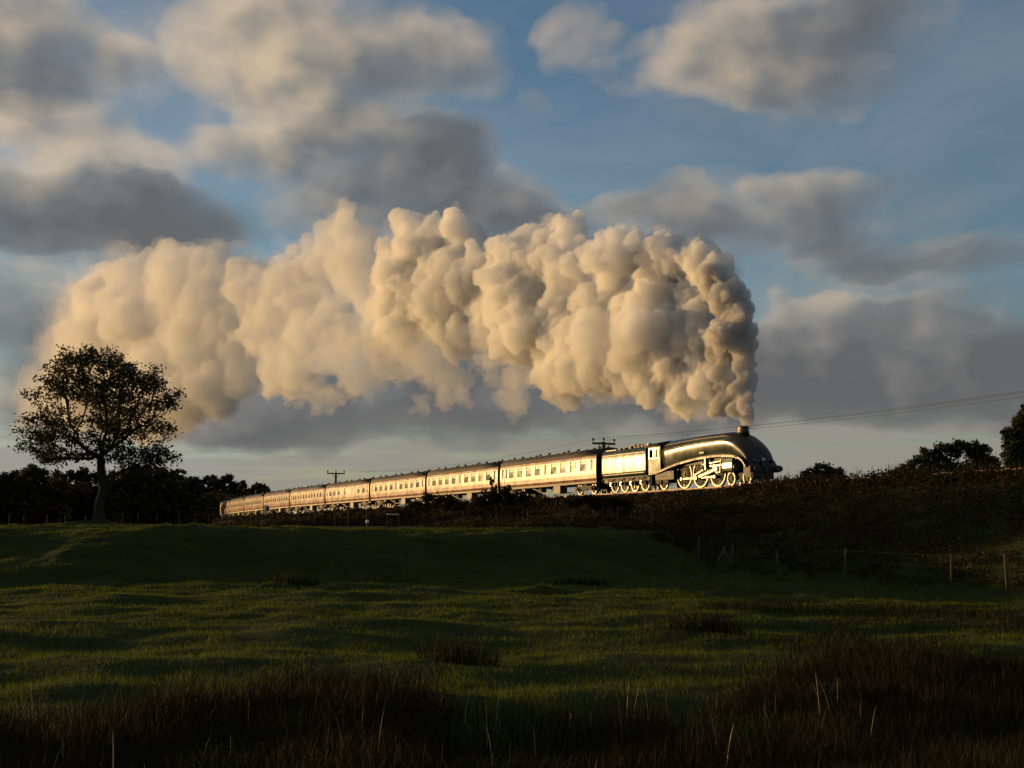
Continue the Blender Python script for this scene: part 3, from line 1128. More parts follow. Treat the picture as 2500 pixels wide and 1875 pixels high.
def make_carriage(kind):
    """kind: list of (x from the front, width, 'w' window | 'd' door droplight | 'n' narrow)"""
    root = empty('railway_carriage')
    xs = sorted({0.0, BODY_L} | {c - w / 2 for c, w, _ in kind} | {c + w / 2 for c, w, _ in kind})
    holes = [(c - w / 2, c + w / 2) for c, w, _ in kind]
    b = MB()
    for sgn in (-1, 1):
        for i in range(len(xs) - 1):
            xa, xb = xs[i], xs[i + 1]
            hole = sgn < 0 and any(h0 - 1e-4 <= xa and xb <= h1 + 1e-4 for h0, h1 in holes)
            for j in range(len(SIDE) - 1):
                (ya, za), (yb, zb) = SIDE[j], SIDE[j + 1]
                if hole and za >= ZW0 - 1e-4 and zb <= ZW1 + 1e-4:
                    continue
                q = [(-xa, sgn * ya, za), (-xb, sgn * ya, za), (-xb, sgn * yb, zb), (-xa, sgn * yb, zb)]
                b.add(q, [(0, 1, 2, 3) if sgn < 0 else (3, 2, 1, 0)], 0, True)
    endp = [(-p[0], p[1]) for p in SIDE] + [(p[0], p[1]) for p in SIDE[::-1]]
    for x in (0.0, -BODY_L):
        b.add([(x, y, z) for y, z in endp], [tuple(range(len(endp)))], 1)
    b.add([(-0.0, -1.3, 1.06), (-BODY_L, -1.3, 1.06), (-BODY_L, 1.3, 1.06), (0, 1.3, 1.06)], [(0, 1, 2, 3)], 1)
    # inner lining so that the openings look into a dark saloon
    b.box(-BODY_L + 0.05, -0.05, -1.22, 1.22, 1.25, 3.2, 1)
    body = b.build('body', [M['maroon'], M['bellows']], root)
    rf = MB()
    rf.loft([[(x, -1.335 * math.cos(math.pi * i / 16), 3.22 + 0.66 * math.sin(math.pi * i / 16) ** 0.85) for i in range(17)]
             for x in (0.06, -5, -10, -15, -BODY_L - 0.06)], 0, True, True)
    rfo = rf.build('roof', M['roof'], root)
    gt = MB()
    gt.bar((0.0, -1.345, 3.235), (-BODY_L, -1.345, 3.235), 0.04, 0.04)
    gt.build('gutter', M['roof'], rfo)
    rs = random.Random(len(kind))
    for i in range(10):
        x = -1.2 - i * 1.93
        for yy in ((-0.42, 0.42) if i % 3 != 1 else (0.1,)):
            vt = MB()
            vt.cyl((x, yy, 3.74), (x, yy, 3.93), 0.06, 8)
            vt.box(x - 0.15, x + 0.15, yy - 0.10, yy + 0.10, 3.90, 4.03)
            vt.build('roof_ventilator', M['roof'], rfo)
    for c, w, t in kind:
        y = -side_y(2.4)
        f = MB()
        ya, yb = -side_y(ZW0), -side_y(ZW1)
        fw = 0.045
        for (x0, x1, z0, z1) in ((c - w / 2, c + w / 2, ZW0, ZW0 + fw), (c - w / 2, c + w / 2, ZW1 - fw, ZW1),
                                 (c - w / 2, c - w / 2 + fw, ZW0 + fw, ZW1 - fw), (c + w / 2 - fw, c + w / 2, ZW0 + fw, ZW1 - fw)):
            yo0, yo1 = -side_y(z0) - 0.008, -side_y(z1) - 0.008
            pts = [(-x0, yo0, z0), (-x1, yo0, z0), (-x1, yo1, z1), (-x0, yo1, z1),
                   (-x0, yo0 + 0.06, z0), (-x1, yo0 + 0.06, z0), (-x1, yo1 + 0.06, z1), (-x0, yo1 + 0.06, z1)]
            f.add(pts, [(0, 1, 2, 3), (7, 6, 5, 4), (0, 4, 5, 1), (2, 6, 7, 3), (1, 5, 6, 2), (0, 3, 7, 4)])
        win = f.build('door_window' if t == 'd' else 'window', M['alu'], root)
        zt = 2.60 if t == 'w' else ZW1 - fw
        p = MB()
        p.add([(-(c - w / 2), -side_y(ZW0) + 0.035, ZW0), (-(c + w / 2), -side_y(ZW0) + 0.035, ZW0),
               (-(c + w / 2), -side_y(zt) + 0.035, zt), (-(c - w / 2), -side_y(zt) + 0.035, zt)], [(0, 1, 2, 3)])
        p.build('pane', M['glass'], win)
        if t == 'w':
            v = MB()
            hw = w * 0.36
            v.box(-(c + hw), -(c - hw), -side_y(2.75) + 0.02, -side_y(2.75) + 0.05, 2.60, ZW1 - fw)
            v.build('toplight', M['vent'], win)
            tb = MB()
            tb.box(-(c + w / 2), -(c - w / 2), -side_y(2.60) - 0.004, -side_y(2.60) + 0.04, 2.585, 2.615)
            tb.build('glazing_bar', M['alu'], win)
        if t == 'd':
            dr = MB()
            for sx in (-0.36, 0.36):
                dr.tube([(-(c + sx), -pp[0] - 0.003, pp[1]) for pp in SIDE[1:-1]], 0.010, 5)
            dr.tube([(-(c + 0.28), -side_y(1.75) - 0.03, 1.75), (-(c + 0.20), -side_y(1.75) - 0.03, 1.75)], 0.018, 6)
            dr.cyl((-(c - 0.45), -side_y(1.6) - 0.05, 1.5), (-(c - 0.45), -side_y(2.3) - 0.05, 2.3), 0.015, 6)
            dr.build('door_edge', M['maroon'], root)
    sb = MB()
    for sgn in (-1, 1):
        sb.box(-BODY_L + 0.05, -0.05, sgn * 1.30 - 0.05, sgn * 1.30 + 0.05, 0.90, 1.07)
    sb.build('solebar', M['box'], root)
    uf = MB()
    uf.box(-BODY_L + 0.1, -0.1, -1.0, 1.0, 0.95, 1.05)
    for sgn in (-1, 1):
        uf.bar((-6.2, sgn * 0.9, 0.92), (-8.6, sgn * 0.9, 0.38), 0.06, 0.08)
        uf.bar((-8.6, sgn * 0.9, 0.38), (-11.2, sgn * 0.9, 0.38), 0.06, 0.08)
        uf.bar((-11.2, sgn * 0.9, 0.38), (-13.6, sgn * 0.9, 0.92), 0.06, 0.08)
    uf.build('underframe', M['frame'], root)
    bx = MB()
    bx.box(-8.3, -7.0, -1.26, -0.55, 0.22, 0.90)
    bx.build('battery_box', M['box'], root)
    bx = MB()
    bx.cyl((-12.2, -0.75, 0.62), (-11.2, -0.75, 0.62), 0.22, 14)
    bx.build('vacuum_cylinder', M['bogie'], root)
    for bc in (-2.75, -17.0):
        bg = MB()
        for sgn in (-1, 1):
            bg.box(bc - 1.75, bc + 1.75, sgn * 1.02 - 0.04, sgn * 1.02 + 0.04, 0.50, 0.72)
            bg.box(bc - 0.5, bc + 0.5, sgn * 1.02 - 0.05, sgn * 1.02 + 0.05, 0.30, 0.62)
            for wx in (-1.295, 1.295):
                bg.box(bc + wx - 0.17, bc + wx + 0.17, sgn * 1.06 - 0.10, sgn * 1.06 + 0.10, 0.32, 0.66)
        bg.box(bc - 0.3, bc + 0.3, -1.0, 1.0, 0.5, 0.95)
        bgo = bg.build('bogie', M['bogie'], root)
        for sgn in (-1, 1):
            for wx in (-1.295, 1.295):
                w = wheel(bgo, bc + wx, sgn * 0.75, 0.914, disc=True, n=24, mat='bogie')
    gw = MB()
    for x0, dr_ in ((0.0, 1), (-BODY_L, -1)):
        for i in range(4):
            xa = x0 + dr_ * (0.02 + 0.065 * i)
            gw.box(min(xa, xa + dr_ * 0.04), max(xa, xa + dr_ * 0.04), -0.72, 0.72, 1.2, 3.42)
    gw.build('gangway_bellows', M['bellows'], root)
    for x0, dr_ in ((0.0, 1), (-BODY_L, -1)):
        for sgn in (-1, 1):
            bf = MB()
            bf.cyl((x0, sgn * 0.875, 1.05), (x0 + dr_ * 0.22, sgn * 0.875, 1.05), 0.08, 10)
            bf.cyl((x0 + dr_ * 0.22, sgn * 0.875, 1.05), (x0 + dr_ * 0.27, sgn * 0.875, 1.05), 0.20, 14)
            bf.build('buffer', M['black'], root)
    return root


loco = make_locomotive()
place(loco, 0.0)
tender = make_tender()
place(tender, 0.0)

OPEN = [(0.75, 0.50, 'd')] + [(2.35 + 1.92 * i, 1.22, 'w') for i in range(4)] + [(9.85, 0.50, 'd')] + \
       [(11.65 + 1.92 * i, 1.22, 'w') for i in range(4)] + [(19.05, 0.50, 'd')]
OPEN2 = [(0.75, 0.50, 'd')] + [(2.30 + 1.90 * i, 1.22, 'w') for i in range(4)] + [(9.65, 0.50, 'd')] + \
        [(11.35 + 1.90 * i, 1.22, 'w') for i in range(4)] + [(18.25, 0.46, 'n'), (19.1, 0.50, 'd')]
BRAKE = [(0.75, 0.50, 'd'), (2.2, 1.2, 'w'), (4.3, 1.2, 'w'), (10.6, 0.5, 'd'), (13.3, 1.2, 'w'), (15.3, 1.2, 'w'), (17.2, 1.2, 'w'), (19.0, 0.5, 'd')]
COMP = [(0.7, 0.50, 'd')] + [(2.0 + 1.58 * i, 0.95, 'w') for i in range(11)] + [(19.1, 0.50, 'd')]
protos = {}
CARS = [('OPEN2', 'maroon carriage coupled directly behind the tender, gleaming brightest'),
        ('OPEN', 'second maroon carriage behind the tender, half behind tall brambles'),
        ('OPEN', 'third maroon carriage behind the tender, above the white barred stile'),
        ('BRAKE', 'fourth carriage from the tender with a long windowless van section'),
        ('COMP', 'fifth carriage from the tender, with many narrow windows'),
        ('COMP', 'sixth carriage from the tender, dark red below its windows'),
        ('COMP', 'seventh carriage from the tender, beside the far wood'),
        ('COMP', 'eighth carriage from the tender, last one in sunlight'),
        ('COMP', 'ninth carriage from the tender, in the shade of the wood')]
KINDS = {'OPEN': OPEN, 'OPEN2': OPEN2, 'BRAKE': BRAKE, 'COMP': COMP}
FRONT = 20.75
PITCHC = 20.36
for i, (k, lab) in enumerate(CARS):
    if k not in protos:
        o = protos[k] = make_carriage(KINDS[k])
    else:
        o = copy_tree(protos[k])
    s0 = FRONT + i * PITCHC
    xa, ya, _ = track(s0)
    xb, yb, _ = track(s0 + BODY_L)
    o.location = (xa, ya, RZ)
    o.rotation_euler = (0, 0, math.atan2(ya - yb, xa - xb))
    tag(o, lab, 'carriage', 'carriages of the train')

# ------------------------------------------------------------------ smoke and steam
def smoke_material(name, col, dens, aniso=0.0):
    m = bpy.data.materials.new(name)
    m.use_nodes = True
    nt = m.node_tree
    nt.nodes.clear()
    o = nt.nodes.new('ShaderNodeOutputMaterial')
    v = nt.nodes.new('ShaderNodeVolumePrincipled')
    v.inputs['Color'].default_value = (*col, 1)
    v.inputs['Density'].default_value = dens
    v.inputs['Anisotropy'].default_value = aniso
    nt.links.new(v.outputs[0], o.inputs['Volume'])
    return m


CH_S = 1.55
_cx, _cy, _ca = track(CH_S)
PL_AZ = R(-35.0)                      # the plume drifts back and to the left of the line


def plume_y(px):
    r = (px - 1250) / FPX
    dx, dy = math.sin(PL_AZ), math.cos(PL_AZ)
    s = (r * _cy - _cx) / (dx - r * dy)
    return _cy + dy * s


A7 = [(1645, 1595, 36), (1640, 1560, 44), (1635, 1520, 54), (1625, 1475, 64), (1618, 1420, 74), (1590, 1370, 80), (1640, 1410, 58), (1640, 1340, 62), (1635, 1250, 70), (1620, 1160, 80), (1610, 1070, 90), (1630, 980, 80), (1580, 900, 110),
      (1560, 800, 110), (1540, 680, 100), (1560, 630, 55), (1480, 720, 130), (1420, 560, 110), (1400, 480, 75), (1290, 430, 90),
      (1290, 365, 48), (1180, 480, 100), (1150, 420, 60), (1060, 370, 85),
      (1560, 1480, 60), (1480, 1420, 80), (1500, 1330, 80), (1430, 1250, 90), (1330, 1200, 90), (1350, 1300, 90), (1200, 1380, 105),
      (1180, 1270, 80), (1160, 1430, 70), (1290, 1470, 65), (1430, 1480, 65), (1050, 1130, 90), (1080, 1240, 90), (1230, 1010, 100),
      (1200, 900, 90), (1330, 920, 90), (1400, 1010, 90), (1230, 720, 80), (1300, 780, 80), (1480, 1100, 100), (1450, 960, 100),
      (990, 560, 130), (970, 480, 80), (1010, 680, 120), (1050, 780, 130), (840, 850, 140), (880, 950, 150), (960, 980, 100),
      (820, 780, 80), (840, 400, 60), (840, 285, 48), (740, 410, 105), (700, 470, 110), (900, 390, 85), (1000, 380, 75),
      (430, 450, 105), (450, 540, 120), (330, 620, 100), (330, 740, 105), (560, 700, 100), (660, 620, 70), (560, 820, 100),
      (450, 900, 120), (330, 980, 120), (480, 1080, 150), (350, 1180, 125), (600, 1000, 140), (620, 1150, 140), (300, 1250, 70),
      (500, 1230, 85), (700, 1200, 100), (850, 1270, 80), (950, 1330, 75), (760, 1080, 100),
      (330, 190, 62), (380, 240, 85), (420, 310, 85), (200, 310, 95), (100, 410, 115), (250, 420, 110), (50, 550, 130), (150, 620, 150),
      (100, 750, 140), (180, 860, 110), (60, 880, 100), (30, 1000, 100)]
A8 = [(2080, 430, 95), (2000, 520, 110), (1920, 620, 75), (1960, 740, 90), (1850, 830, 62), (2050, 640, 130), (2100, 850, 120),
      (2050, 980, 90), (1760, 370, 85), (1700, 330, 60), (1640, 500, 130), (1550, 480, 80), (1600, 640, 130), (1540, 760, 95), (1620, 880, 120),
      (1720, 960, 90), (1750, 620, 120), (1800, 500, 95), (1850, 940, 75), (1660, 250, 75), (1560, 280, 85), (1450, 320, 85), (1400, 410, 110),
      (1280, 490, 95), (1350, 245, 60), (1500, 420, 110), (1320, 600, 110), (1200, 570, 85), (1200, 690, 105), (1100, 760, 100),
      (1180, 850, 115), (1290, 930, 95), (1380, 800, 120), (1450, 700, 120),
      (940, 215, 95), (860, 270, 90), (1000, 310, 115), (900, 400, 120), (1060, 430, 115), (760, 450, 95), (690, 370, 62),
      (600, 390, 55), (950, 560, 130), (1040, 600, 110), (780, 560, 120), (560, 580, 120), (640, 610, 110), (500, 660, 115), (620, 720, 130),
      (470, 780, 120), (560, 860, 120), (640, 960, 110), (700, 1050, 85), (560, 1030, 100), (500, 1130, 100), (620, 1180, 100),
      (480, 1260, 95), (580, 1300, 75), (430, 1330, 60), (850, 800, 120), (800, 920, 110), (950, 900, 110), (1000, 990, 90),
      (1100, 950, 95), (100, 520, 110), (250, 540, 110), (350, 580, 105), (120, 700, 140), (280, 700, 130), (380, 820, 100),
      (150, 900, 140), (300, 960, 120), (80, 1100, 140), (220, 1080, 120), (330, 1150, 110), (120, 1240, 110), (260, 1270, 90),
      (40, 1000, 120), (400, 1000, 100), (20, 800, 120)]
AL = [(230, 640, 62), (180, 700, 55), (300, 620, 62), (380, 590, 55), (450, 570, 45), (150, 770, 55), (110, 820, 45), (250, 720, 85),
      (330, 700, 85), (420, 660, 85), (480, 640, 75), (300, 800, 85), (380, 780, 85), (440, 740, 75), (220, 820, 75), (160, 850, 62),
      (95, 880, 42), (400, 840, 62), (330, 860, 62), (460, 820, 55), (70, 870, 25)]
WISP = [(500 + a / 2.72, 450 + b / 2.72, r / 2.72) for a, b, r in
        [(1260, 1170, 62), (1260, 1260, 45), (1490, 1160, 85), (1460, 1260, 60), (1680, 1330, 90), (1550, 1300, 60), (2050, 1370, 85),
         (1430, 1460, 50), (820, 1430, 70), (590, 1440, 36), (900, 1380, 55), (1300, 1020, 90), (1900, 1080, 85), (2150, 1150, 90),
         (850, 1080, 100), (960, 1130, 90), (1100, 1080, 90), (1200, 980, 80), (1400, 1010, 80), (1760, 1060, 75), (1980, 1130, 80), (740, 1300, 70), (1600, 1420, 60), (1720, 1430, 50), (1960, 1260, 60), (2120, 1260, 70), (2080, 1480, 50), (1850, 1200, 60), (1040, 1200, 70), (760, 1180, 80), (700, 1400, 55), (1380, 1120, 60)]]
WISP += [(1250 + a / 2.86, 480 + b / 2.86, r / 2.86) for a, b, r in
         [(650, 1360, 75), (660, 1450, 50), (500, 1330, 60), (380, 1440, 45), (1120, 1500, 40), (960, 1410, 45), (560, 1430, 55), (420, 1330, 70), (120, 1180, 90), (220, 1290, 70), (800, 1340, 60), (1330, 1530, 40)]]
WISP += [(850, 870, 44), (905, 880, 42), (960, 862, 42), (1020, 858, 38), (1080, 850, 36), (880, 920, 34)]
LOBES = [(1250 + a / 2.86, 480 + b / 2.86, r / 2.86) for a, b, r in A7] + \
        [(500 + a / 2.72, 450 + b / 2.72, r / 2.72) for a, b, r in A8] + [(a * 1.13, b * 1.13, r * 1.13) for a, b, r in AL]


_T3 = np.random.default_rng(5).random((64, 64, 64)).astype(np.float32)


def noise3(P):
    i = np.floor(P).astype(int)
    f = P - i
    f = f * f * (3 - 2 * f)
    i &= 63
    j = (i + 1) & 63
    x0, y0, z0 = i.T
    x1, y1, z1 = j.T
    fx, fy, fz = f.T
    c00 = _T3[x0, y0, z0] * (1 - fx) + _T3[x1, y0, z0] * fx
    c10 = _T3[x0, y1, z0] * (1 - fx) + _T3[x1, y1, z0] * fx
    c01 = _T3[x0, y0, z1] * (1 - fx) + _T3[x1, y0, z1] * fx
    c11 = _T3[x0, y1, z1] * (1 - fx) + _T3[x1, y1, z1] * fx
    return (c00 * (1 - fy) + c10 * fy) * (1 - fz) + (c01 * (1 - fy) + c11 * fy) * fz


def ico(sub):
    import bmesh
    bm = bmesh.new()
    bmesh.ops.create_icosphere(bm, subdivisions=sub, radius=1.0)
    v = np.array([p.co[:] for p in bm.verts])
    f = np.array([[q.index for q in p.verts] for p in bm.faces])
    bm.free()
    return v, f


LOBES = [(a, b + (14 if a < 1450 else 0), r) for a, b, r in LOBES]
ICO1 = ico(1)
ICO2 = ico(2)


def spheres_mesh(C, Rr, I):
    v, f = I
    n = len(C)
    V = (C[:, None, :] + v[None] * Rr[:, None, None]).reshape(-1, 3)
    Fq = (f[None] + (np.arange(n) * len(v))[:, None, None]).reshape(-1, 3)
    return V, Fq


def puff_cloud(name, lobes, seed, voxel, mat, sub, amp, wl, parent, rough=0.4, swell=1.0, back=1.4, jit=0.6, stretch=1.0):
    """cauliflower of lobes that carry knobs, fused into one closed skin and creased by billow noise"""
    rs = np.random.default_rng(seed)
    C = []
    Rr = []
    for (px, py, r) in lobes:
        Y = plume_y(px)
        rm = r * Y / FPX * swell
        dy = rs.normal(0, jit) * rm
        C.append(np.array(W(px, py, Y + dy)))
        Rr.append(rm)
        if back:
            C.append(np.array(W(px, py, Y + dy + rm * 1.25)))
            Rr.append(rm * back)
    C = np.array(C)
    Rr = np.array(Rr)
    d = rs.normal(size=(len(C), sub, 3))
    d /= np.linalg.norm(d, axis=2, keepdims=True)
    rr = Rr[:, None] * rs.uniform(rough * 0.7, rough * 1.4, (len(C), sub))
    C1 = (C[:, None] + d * (Rr[:, None, None] - rr[..., None] * 0.15)).reshape(-1, 3)
    R1 = rr.reshape(-1)
    V, Fq = spheres_mesh(C, Rr, ICO2)
    V1, F1 = spheres_mesh(C1, R1, ICO1)
    Fq = np.concatenate([Fq, F1 + len(V)])
    V = np.concatenate([V, V1])
    tmp = big_mesh('tmp', V, Fq, mat)
    md = tmp.modifiers.new('remesh', 'REMESH')
    md.mode = 'VOXEL'
    md.voxel_size = voxel
    md.use_smooth_shade = True
    ms = tmp.modifiers.new('smooth', 'SMOOTH')
    ms.factor = 0.5
    ms.iterations = 2
    dg = bpy.context.evaluated_depsgraph_get()
    me = bpy.data.meshes.new_from_object(tmp.evaluated_get(dg))
    me.name = name
    old = tmp.data
    bpy.data.objects.remove(tmp)
    bpy.data.meshes.remove(old)
    n = len(me.vertices)
    co = np.empty(n * 3, np.float32)
    nr = np.empty(n * 3, np.float32)
    me.vertices.foreach_get('co', co)
    me.vertices.foreach_get('normal', nr)
    co = co.reshape(-1, 3).astype(float)
    nr = nr.reshape(-1, 3)
    disp = np.zeros(n)
    a, w = amp, wl
    for k in range(4):
        disp += a * (np.abs(noise3(co / w + 13.7 * k) - 0.5) * 4 - 0.75)
        a *= 0.58
        w *= 0.5
        if w < voxel * 1.5:
            break
    co = co + nr * disp[:, None]
    me.vertices.foreach_set('co', co.astype(np.float32).ravel())
    me.update()
    me.materials.clear()
    me.materials.append(mat)
    o = bpy.data.objects.new(name, me)
    COL.objects.link(o)
    o.parent = parent
    print('SMOKE', name, len(me.polygons))
    return o


M['smoke_dark'] = smoke_material('grey_shaded_smoke', (0.80, 0.79, 0.78), 3.0)  # grey smoke; shade of the plume's right flank is put into this colour too
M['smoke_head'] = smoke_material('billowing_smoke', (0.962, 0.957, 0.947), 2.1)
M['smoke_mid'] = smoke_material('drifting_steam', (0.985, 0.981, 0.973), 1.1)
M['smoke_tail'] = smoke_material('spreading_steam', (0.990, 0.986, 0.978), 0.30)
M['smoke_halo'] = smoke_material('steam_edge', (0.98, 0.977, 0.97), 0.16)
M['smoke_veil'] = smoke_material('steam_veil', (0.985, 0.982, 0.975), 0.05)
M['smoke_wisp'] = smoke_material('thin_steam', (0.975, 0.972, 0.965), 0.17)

plume = empty('smoke_plume', (0, 0, 0))
tag(plume, 'long billowing plume of smoke and steam trailing back from the locomotive chimney', 'smoke')
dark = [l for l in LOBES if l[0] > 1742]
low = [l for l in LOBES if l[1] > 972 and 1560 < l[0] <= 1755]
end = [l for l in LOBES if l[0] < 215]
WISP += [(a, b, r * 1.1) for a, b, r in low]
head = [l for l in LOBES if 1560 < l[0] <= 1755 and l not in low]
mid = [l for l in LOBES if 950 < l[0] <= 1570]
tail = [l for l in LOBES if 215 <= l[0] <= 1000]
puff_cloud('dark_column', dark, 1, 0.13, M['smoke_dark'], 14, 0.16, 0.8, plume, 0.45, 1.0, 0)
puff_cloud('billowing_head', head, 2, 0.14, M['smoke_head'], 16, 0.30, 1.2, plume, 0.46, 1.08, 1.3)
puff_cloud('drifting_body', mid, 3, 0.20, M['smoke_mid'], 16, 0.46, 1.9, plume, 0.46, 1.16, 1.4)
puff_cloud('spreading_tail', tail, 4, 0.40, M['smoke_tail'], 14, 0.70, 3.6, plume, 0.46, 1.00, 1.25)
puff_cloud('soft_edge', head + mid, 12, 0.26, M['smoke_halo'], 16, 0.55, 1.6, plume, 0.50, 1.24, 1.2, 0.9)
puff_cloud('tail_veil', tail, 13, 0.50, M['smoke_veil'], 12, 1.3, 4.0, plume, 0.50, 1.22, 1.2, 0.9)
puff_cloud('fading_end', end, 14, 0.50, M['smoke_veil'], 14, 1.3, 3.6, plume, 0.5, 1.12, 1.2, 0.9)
puff_cloud('thin_wisp', WISP, 5, 0.25, M['smoke_wisp'], 18, 0.55, 1.7, plume, 0.6, 1.3, 0, 1.2)

# ------------------------------------------------------------------ vegetation
def leaf_quads(C, size, rs, flat=0.35, aspect=1.5):
    """leaf-sized quads with random facing; returns V, F"""
    n = len(C)
    nrm = rs.normal(size=(n, 3))
    nrm[:, 2] += flat * np.sign(nrm[:, 2])
    nrm /= np.linalg.norm(nrm, axis=1, keepdims=True)
    t = rs.normal(size=(n, 3))
    t -= nrm * np.sum(t * nrm, 1, keepdims=True)
    t /= np.linalg.norm(t, axis=1, keepdims=True)
    b = np.cross(nrm, t)
    s = np.broadcast_to(np.asarray(size, float), (n,))[:, None] * 0.5
    V = np.stack([C - t * s * aspect, C + b * s * 0.75, C + t * s * aspect, C - b * s * 0.75], 1).reshape(-1, 3)
    return V, np.arange(n * 4).reshape(n, 4)


def colonize(base, trunk_top, attract, step=0.35, infl=2.6, kill=0.55, maxit=160, seed=0, trunk_pts=None):
    """space colonisation branching; returns nodes, parents"""
    nodes = []
    par = []
    pts = trunk_pts or [base, trunk_top]
    prev = -1
    for a, b in zip(pts[:-1], pts[1:]):
        a, b = np.array(a), np.array(b)
        n = max(1, int(np.linalg.norm(b - a) / step))
        for i in range(n):
            nodes.append(a + (b - a) * i / n)
            par.append(prev)
            prev = len(nodes) - 1
    nodes.append(np.array(pts[-1]))
    par.append(prev)
    A = np.array(attract)
    nd = np.array(nodes)
    near = np.full(len(A), 1e9)
    who = np.zeros(len(A), int)
    for i in range(len(nd)):
        d = np.linalg.norm(A - nd[i], axis=1)
        k = d < near
        near[k] = d[k]
        who[k] = i
    alive = np.ones(len(A), bool)
    reach = infl * 3
    for it in range(maxit):
        act = alive & (near < reach)
        if not act.any():
            if alive.any() and it < 8:
                reach *= 1.5
                continue
            break
        reach = infl
        src = np.unique(who[act])
        grown = 0
        for s in src:
            m = act & (who == s)
            v = A[m] - nodes[s]
            v = (v / np.linalg.norm(v, axis=1, keepdims=True)).mean(0)
            ln = np.linalg.norm(v)
            if ln < 1e-3:
                alive[m] = False
                continue
            v = v / ln + RNG.normal(size=3) * 0.10
            p = nodes[s] + v / np.linalg.norm(v) * step
            nodes.append(p)
            par.append(int(s))
            d = np.linalg.norm(A - p, axis=1)
            k = d < near
            near[k] = d[k]
            who[k] = len(nodes) - 1
            grown += 1
        alive &= near > kill
        if not grown:
            break
    return np.array(nodes), np.array(par)


def branch_mesh(nodes, par, r_tip, r_base, power=2.3, ntrunk=0, flare=0.0):
    n = len(nodes)
    kids = [[] for _ in range(n)]
    for i, p in enumerate(par):
        if p >= 0:
            kids[p].append(i)
    acc = np.zeros(n)
    for i in range(n - 1, -1, -1):
        acc[i] = (r_tip ** power if not kids[i] else sum(acc[k] for k in kids[i]))
    rad = acc ** (1 / power)
    rad = r_tip + (rad - r_tip) * (r_base - r_tip) / max(1e-6, rad[0] - r_tip)
    if flare:
        h = nodes[:, 2] - nodes[0, 2]
        rad = rad * (1 + flare * np.exp(-h / 0.5) * (np.arange(n) < ntrunk))
    b = MB()
    tw = MB()
    for s in range(n):
        if par[s] >= 0 and kids[par[s]][0] == s:
            continue
        path = [par[s], s] if par[s] >= 0 else [s]
        c = s
        while kids[c]:
            c = kids[c][0]
            path.append(c)
        if len(path) < 2:
            continue
        rr = [float(rad[i]) for i in path]
        if par[s] >= 0:
            rr[0] = min(rr[0], rr[1] * 1.25)
        (b if par[s] < 0 else tw).tube([nodes[i] for i in path], rr, 10 if rr[0] > 0.15 else (6 if rr[0] > 0.05 else 4), 0, False)
    tips = np.array([i for i in range(n) if rad[i] < max(0.04, r_tip * 2.6)])
    return b, tw, rad, tips


# --- the big field tree
TREE_Y = 76.0
tb = W(243, 1302, TREE_Y)
tb = (tb[0], tb[1], gz(tb[0], tb[1]) - 0.1)
CL = [(150, 900, 30), (190, 882, 32), (235, 882, 38), (285, 892, 38), (330, 915, 34), (110, 925, 30), (90, 968, 24), (140, 950, 35), (200, 930, 40),
      (260, 930, 40), (310, 940, 35), (370, 935, 38), (408, 955, 28), (425, 985, 22), (350, 985, 34), (300, 1000, 32), (250, 985, 28),
      (200, 985, 28), (150, 1012, 34), (110, 1032, 34), (72, 1055, 33), (60, 1090, 24), (98, 1090, 34), (140, 1062, 32), (180, 1050, 22),
      (350, 1050, 38), (400, 1040, 34), (428, 1045, 18), (300, 1060, 28), (380, 1098, 34), (420, 1115, 22), (330, 1110, 28), (160, 1110, 28),
      (205, 1120, 22), (260, 1075, 22), (85, 1120, 18), (300, 1125, 22), (170, 860, 14), (225, 855, 14), (275, 862, 14), (395, 905, 14), (230, 1025, 34), (272, 1035, 28), (200, 1085, 26), (300, 1092, 28), (240, 1112, 24),
      (395, 1130, 22), (352, 1138, 22), (120, 1125, 20), (175, 960, 30), (285, 960, 34), (330, 1020, 30), (225, 960, 34)]
rs = np.random.default_rng(21)
att = []
leafc = []
px_m = TREE_Y / FPX
for (px, py, r) in CL:
    px = 243 + (px - 243) * 0.95
    c = np.array(W(px, py, TREE_Y))
    rm = r * px_m
    side = min(1.0, math.hypot((px - 243) / 210, (py - 1010) / 170))
    spread = 3.6 * math.sqrt(max(0.05, 1 - side ** 2))
    for k in range(3):
        oy = rs.uniform(-1, 1) * spread
        for j in range(int(16 + 26 * rm)):
            d = rs.normal(size=3)
            d /= np.linalg.norm(d)
            q = c + np.array([0, oy, 0]) + d * rm * rs.uniform(0.3, 1.0) * np.array([1, 1, 0.62])
            att.append(q)
trunk = [tb, (tb[0] - 0.12, tb[1], tb[2] + 0.9), (tb[0] + 0.10, tb[1] + 0.1, tb[2] + 2.0), (tb[0] - 0.06, tb[1], tb[2] + 3.2)]
nodes, par = colonize(tb, None, att, 0.28, 2.4, 0.36, 160, 1, trunk)
bm_, tw_, rad, tips = branch_mesh(nodes, par, 0.011, 0.25, 2.0, 14, 0.9)
bigtree = empty('field_tree', tb)
tag(bigtree, 'tall spreading tree with bare lower trunk standing alone on the grassy bank', 'tree')
inv = np.array(tb)
bm_.v = [tuple(np.array(p) - inv) for p in bm_.v]
bm_.build('trunk', M['bark'], bigtree)
tw_.v = [tuple(np.array(p) - inv) for p in tw_.v]
tag(tw_.build('branches', M['bark'], bigtree), kind='stuff')
tipn = nodes[tips]
tipn = tipn[np.unique(np.round(tipn / 0.11).astype(int), axis=0, return_index=True)[1]]
C = np.repeat(tipn, 15, 0) + rs.normal(size=(len(tipn) * 15, 3)) * np.array([0.23, 0.23, 0.15])
Vl, Fl = leaf_quads(C - inv, rs.uniform(0.07, 0.20, len(C)), rs)
crown = big_mesh('crown', Vl, Fl, M['leaf'], bigtree)
tag(crown, kind='stuff')
print('TREE nodes', len(nodes), 'leaves', len(C))


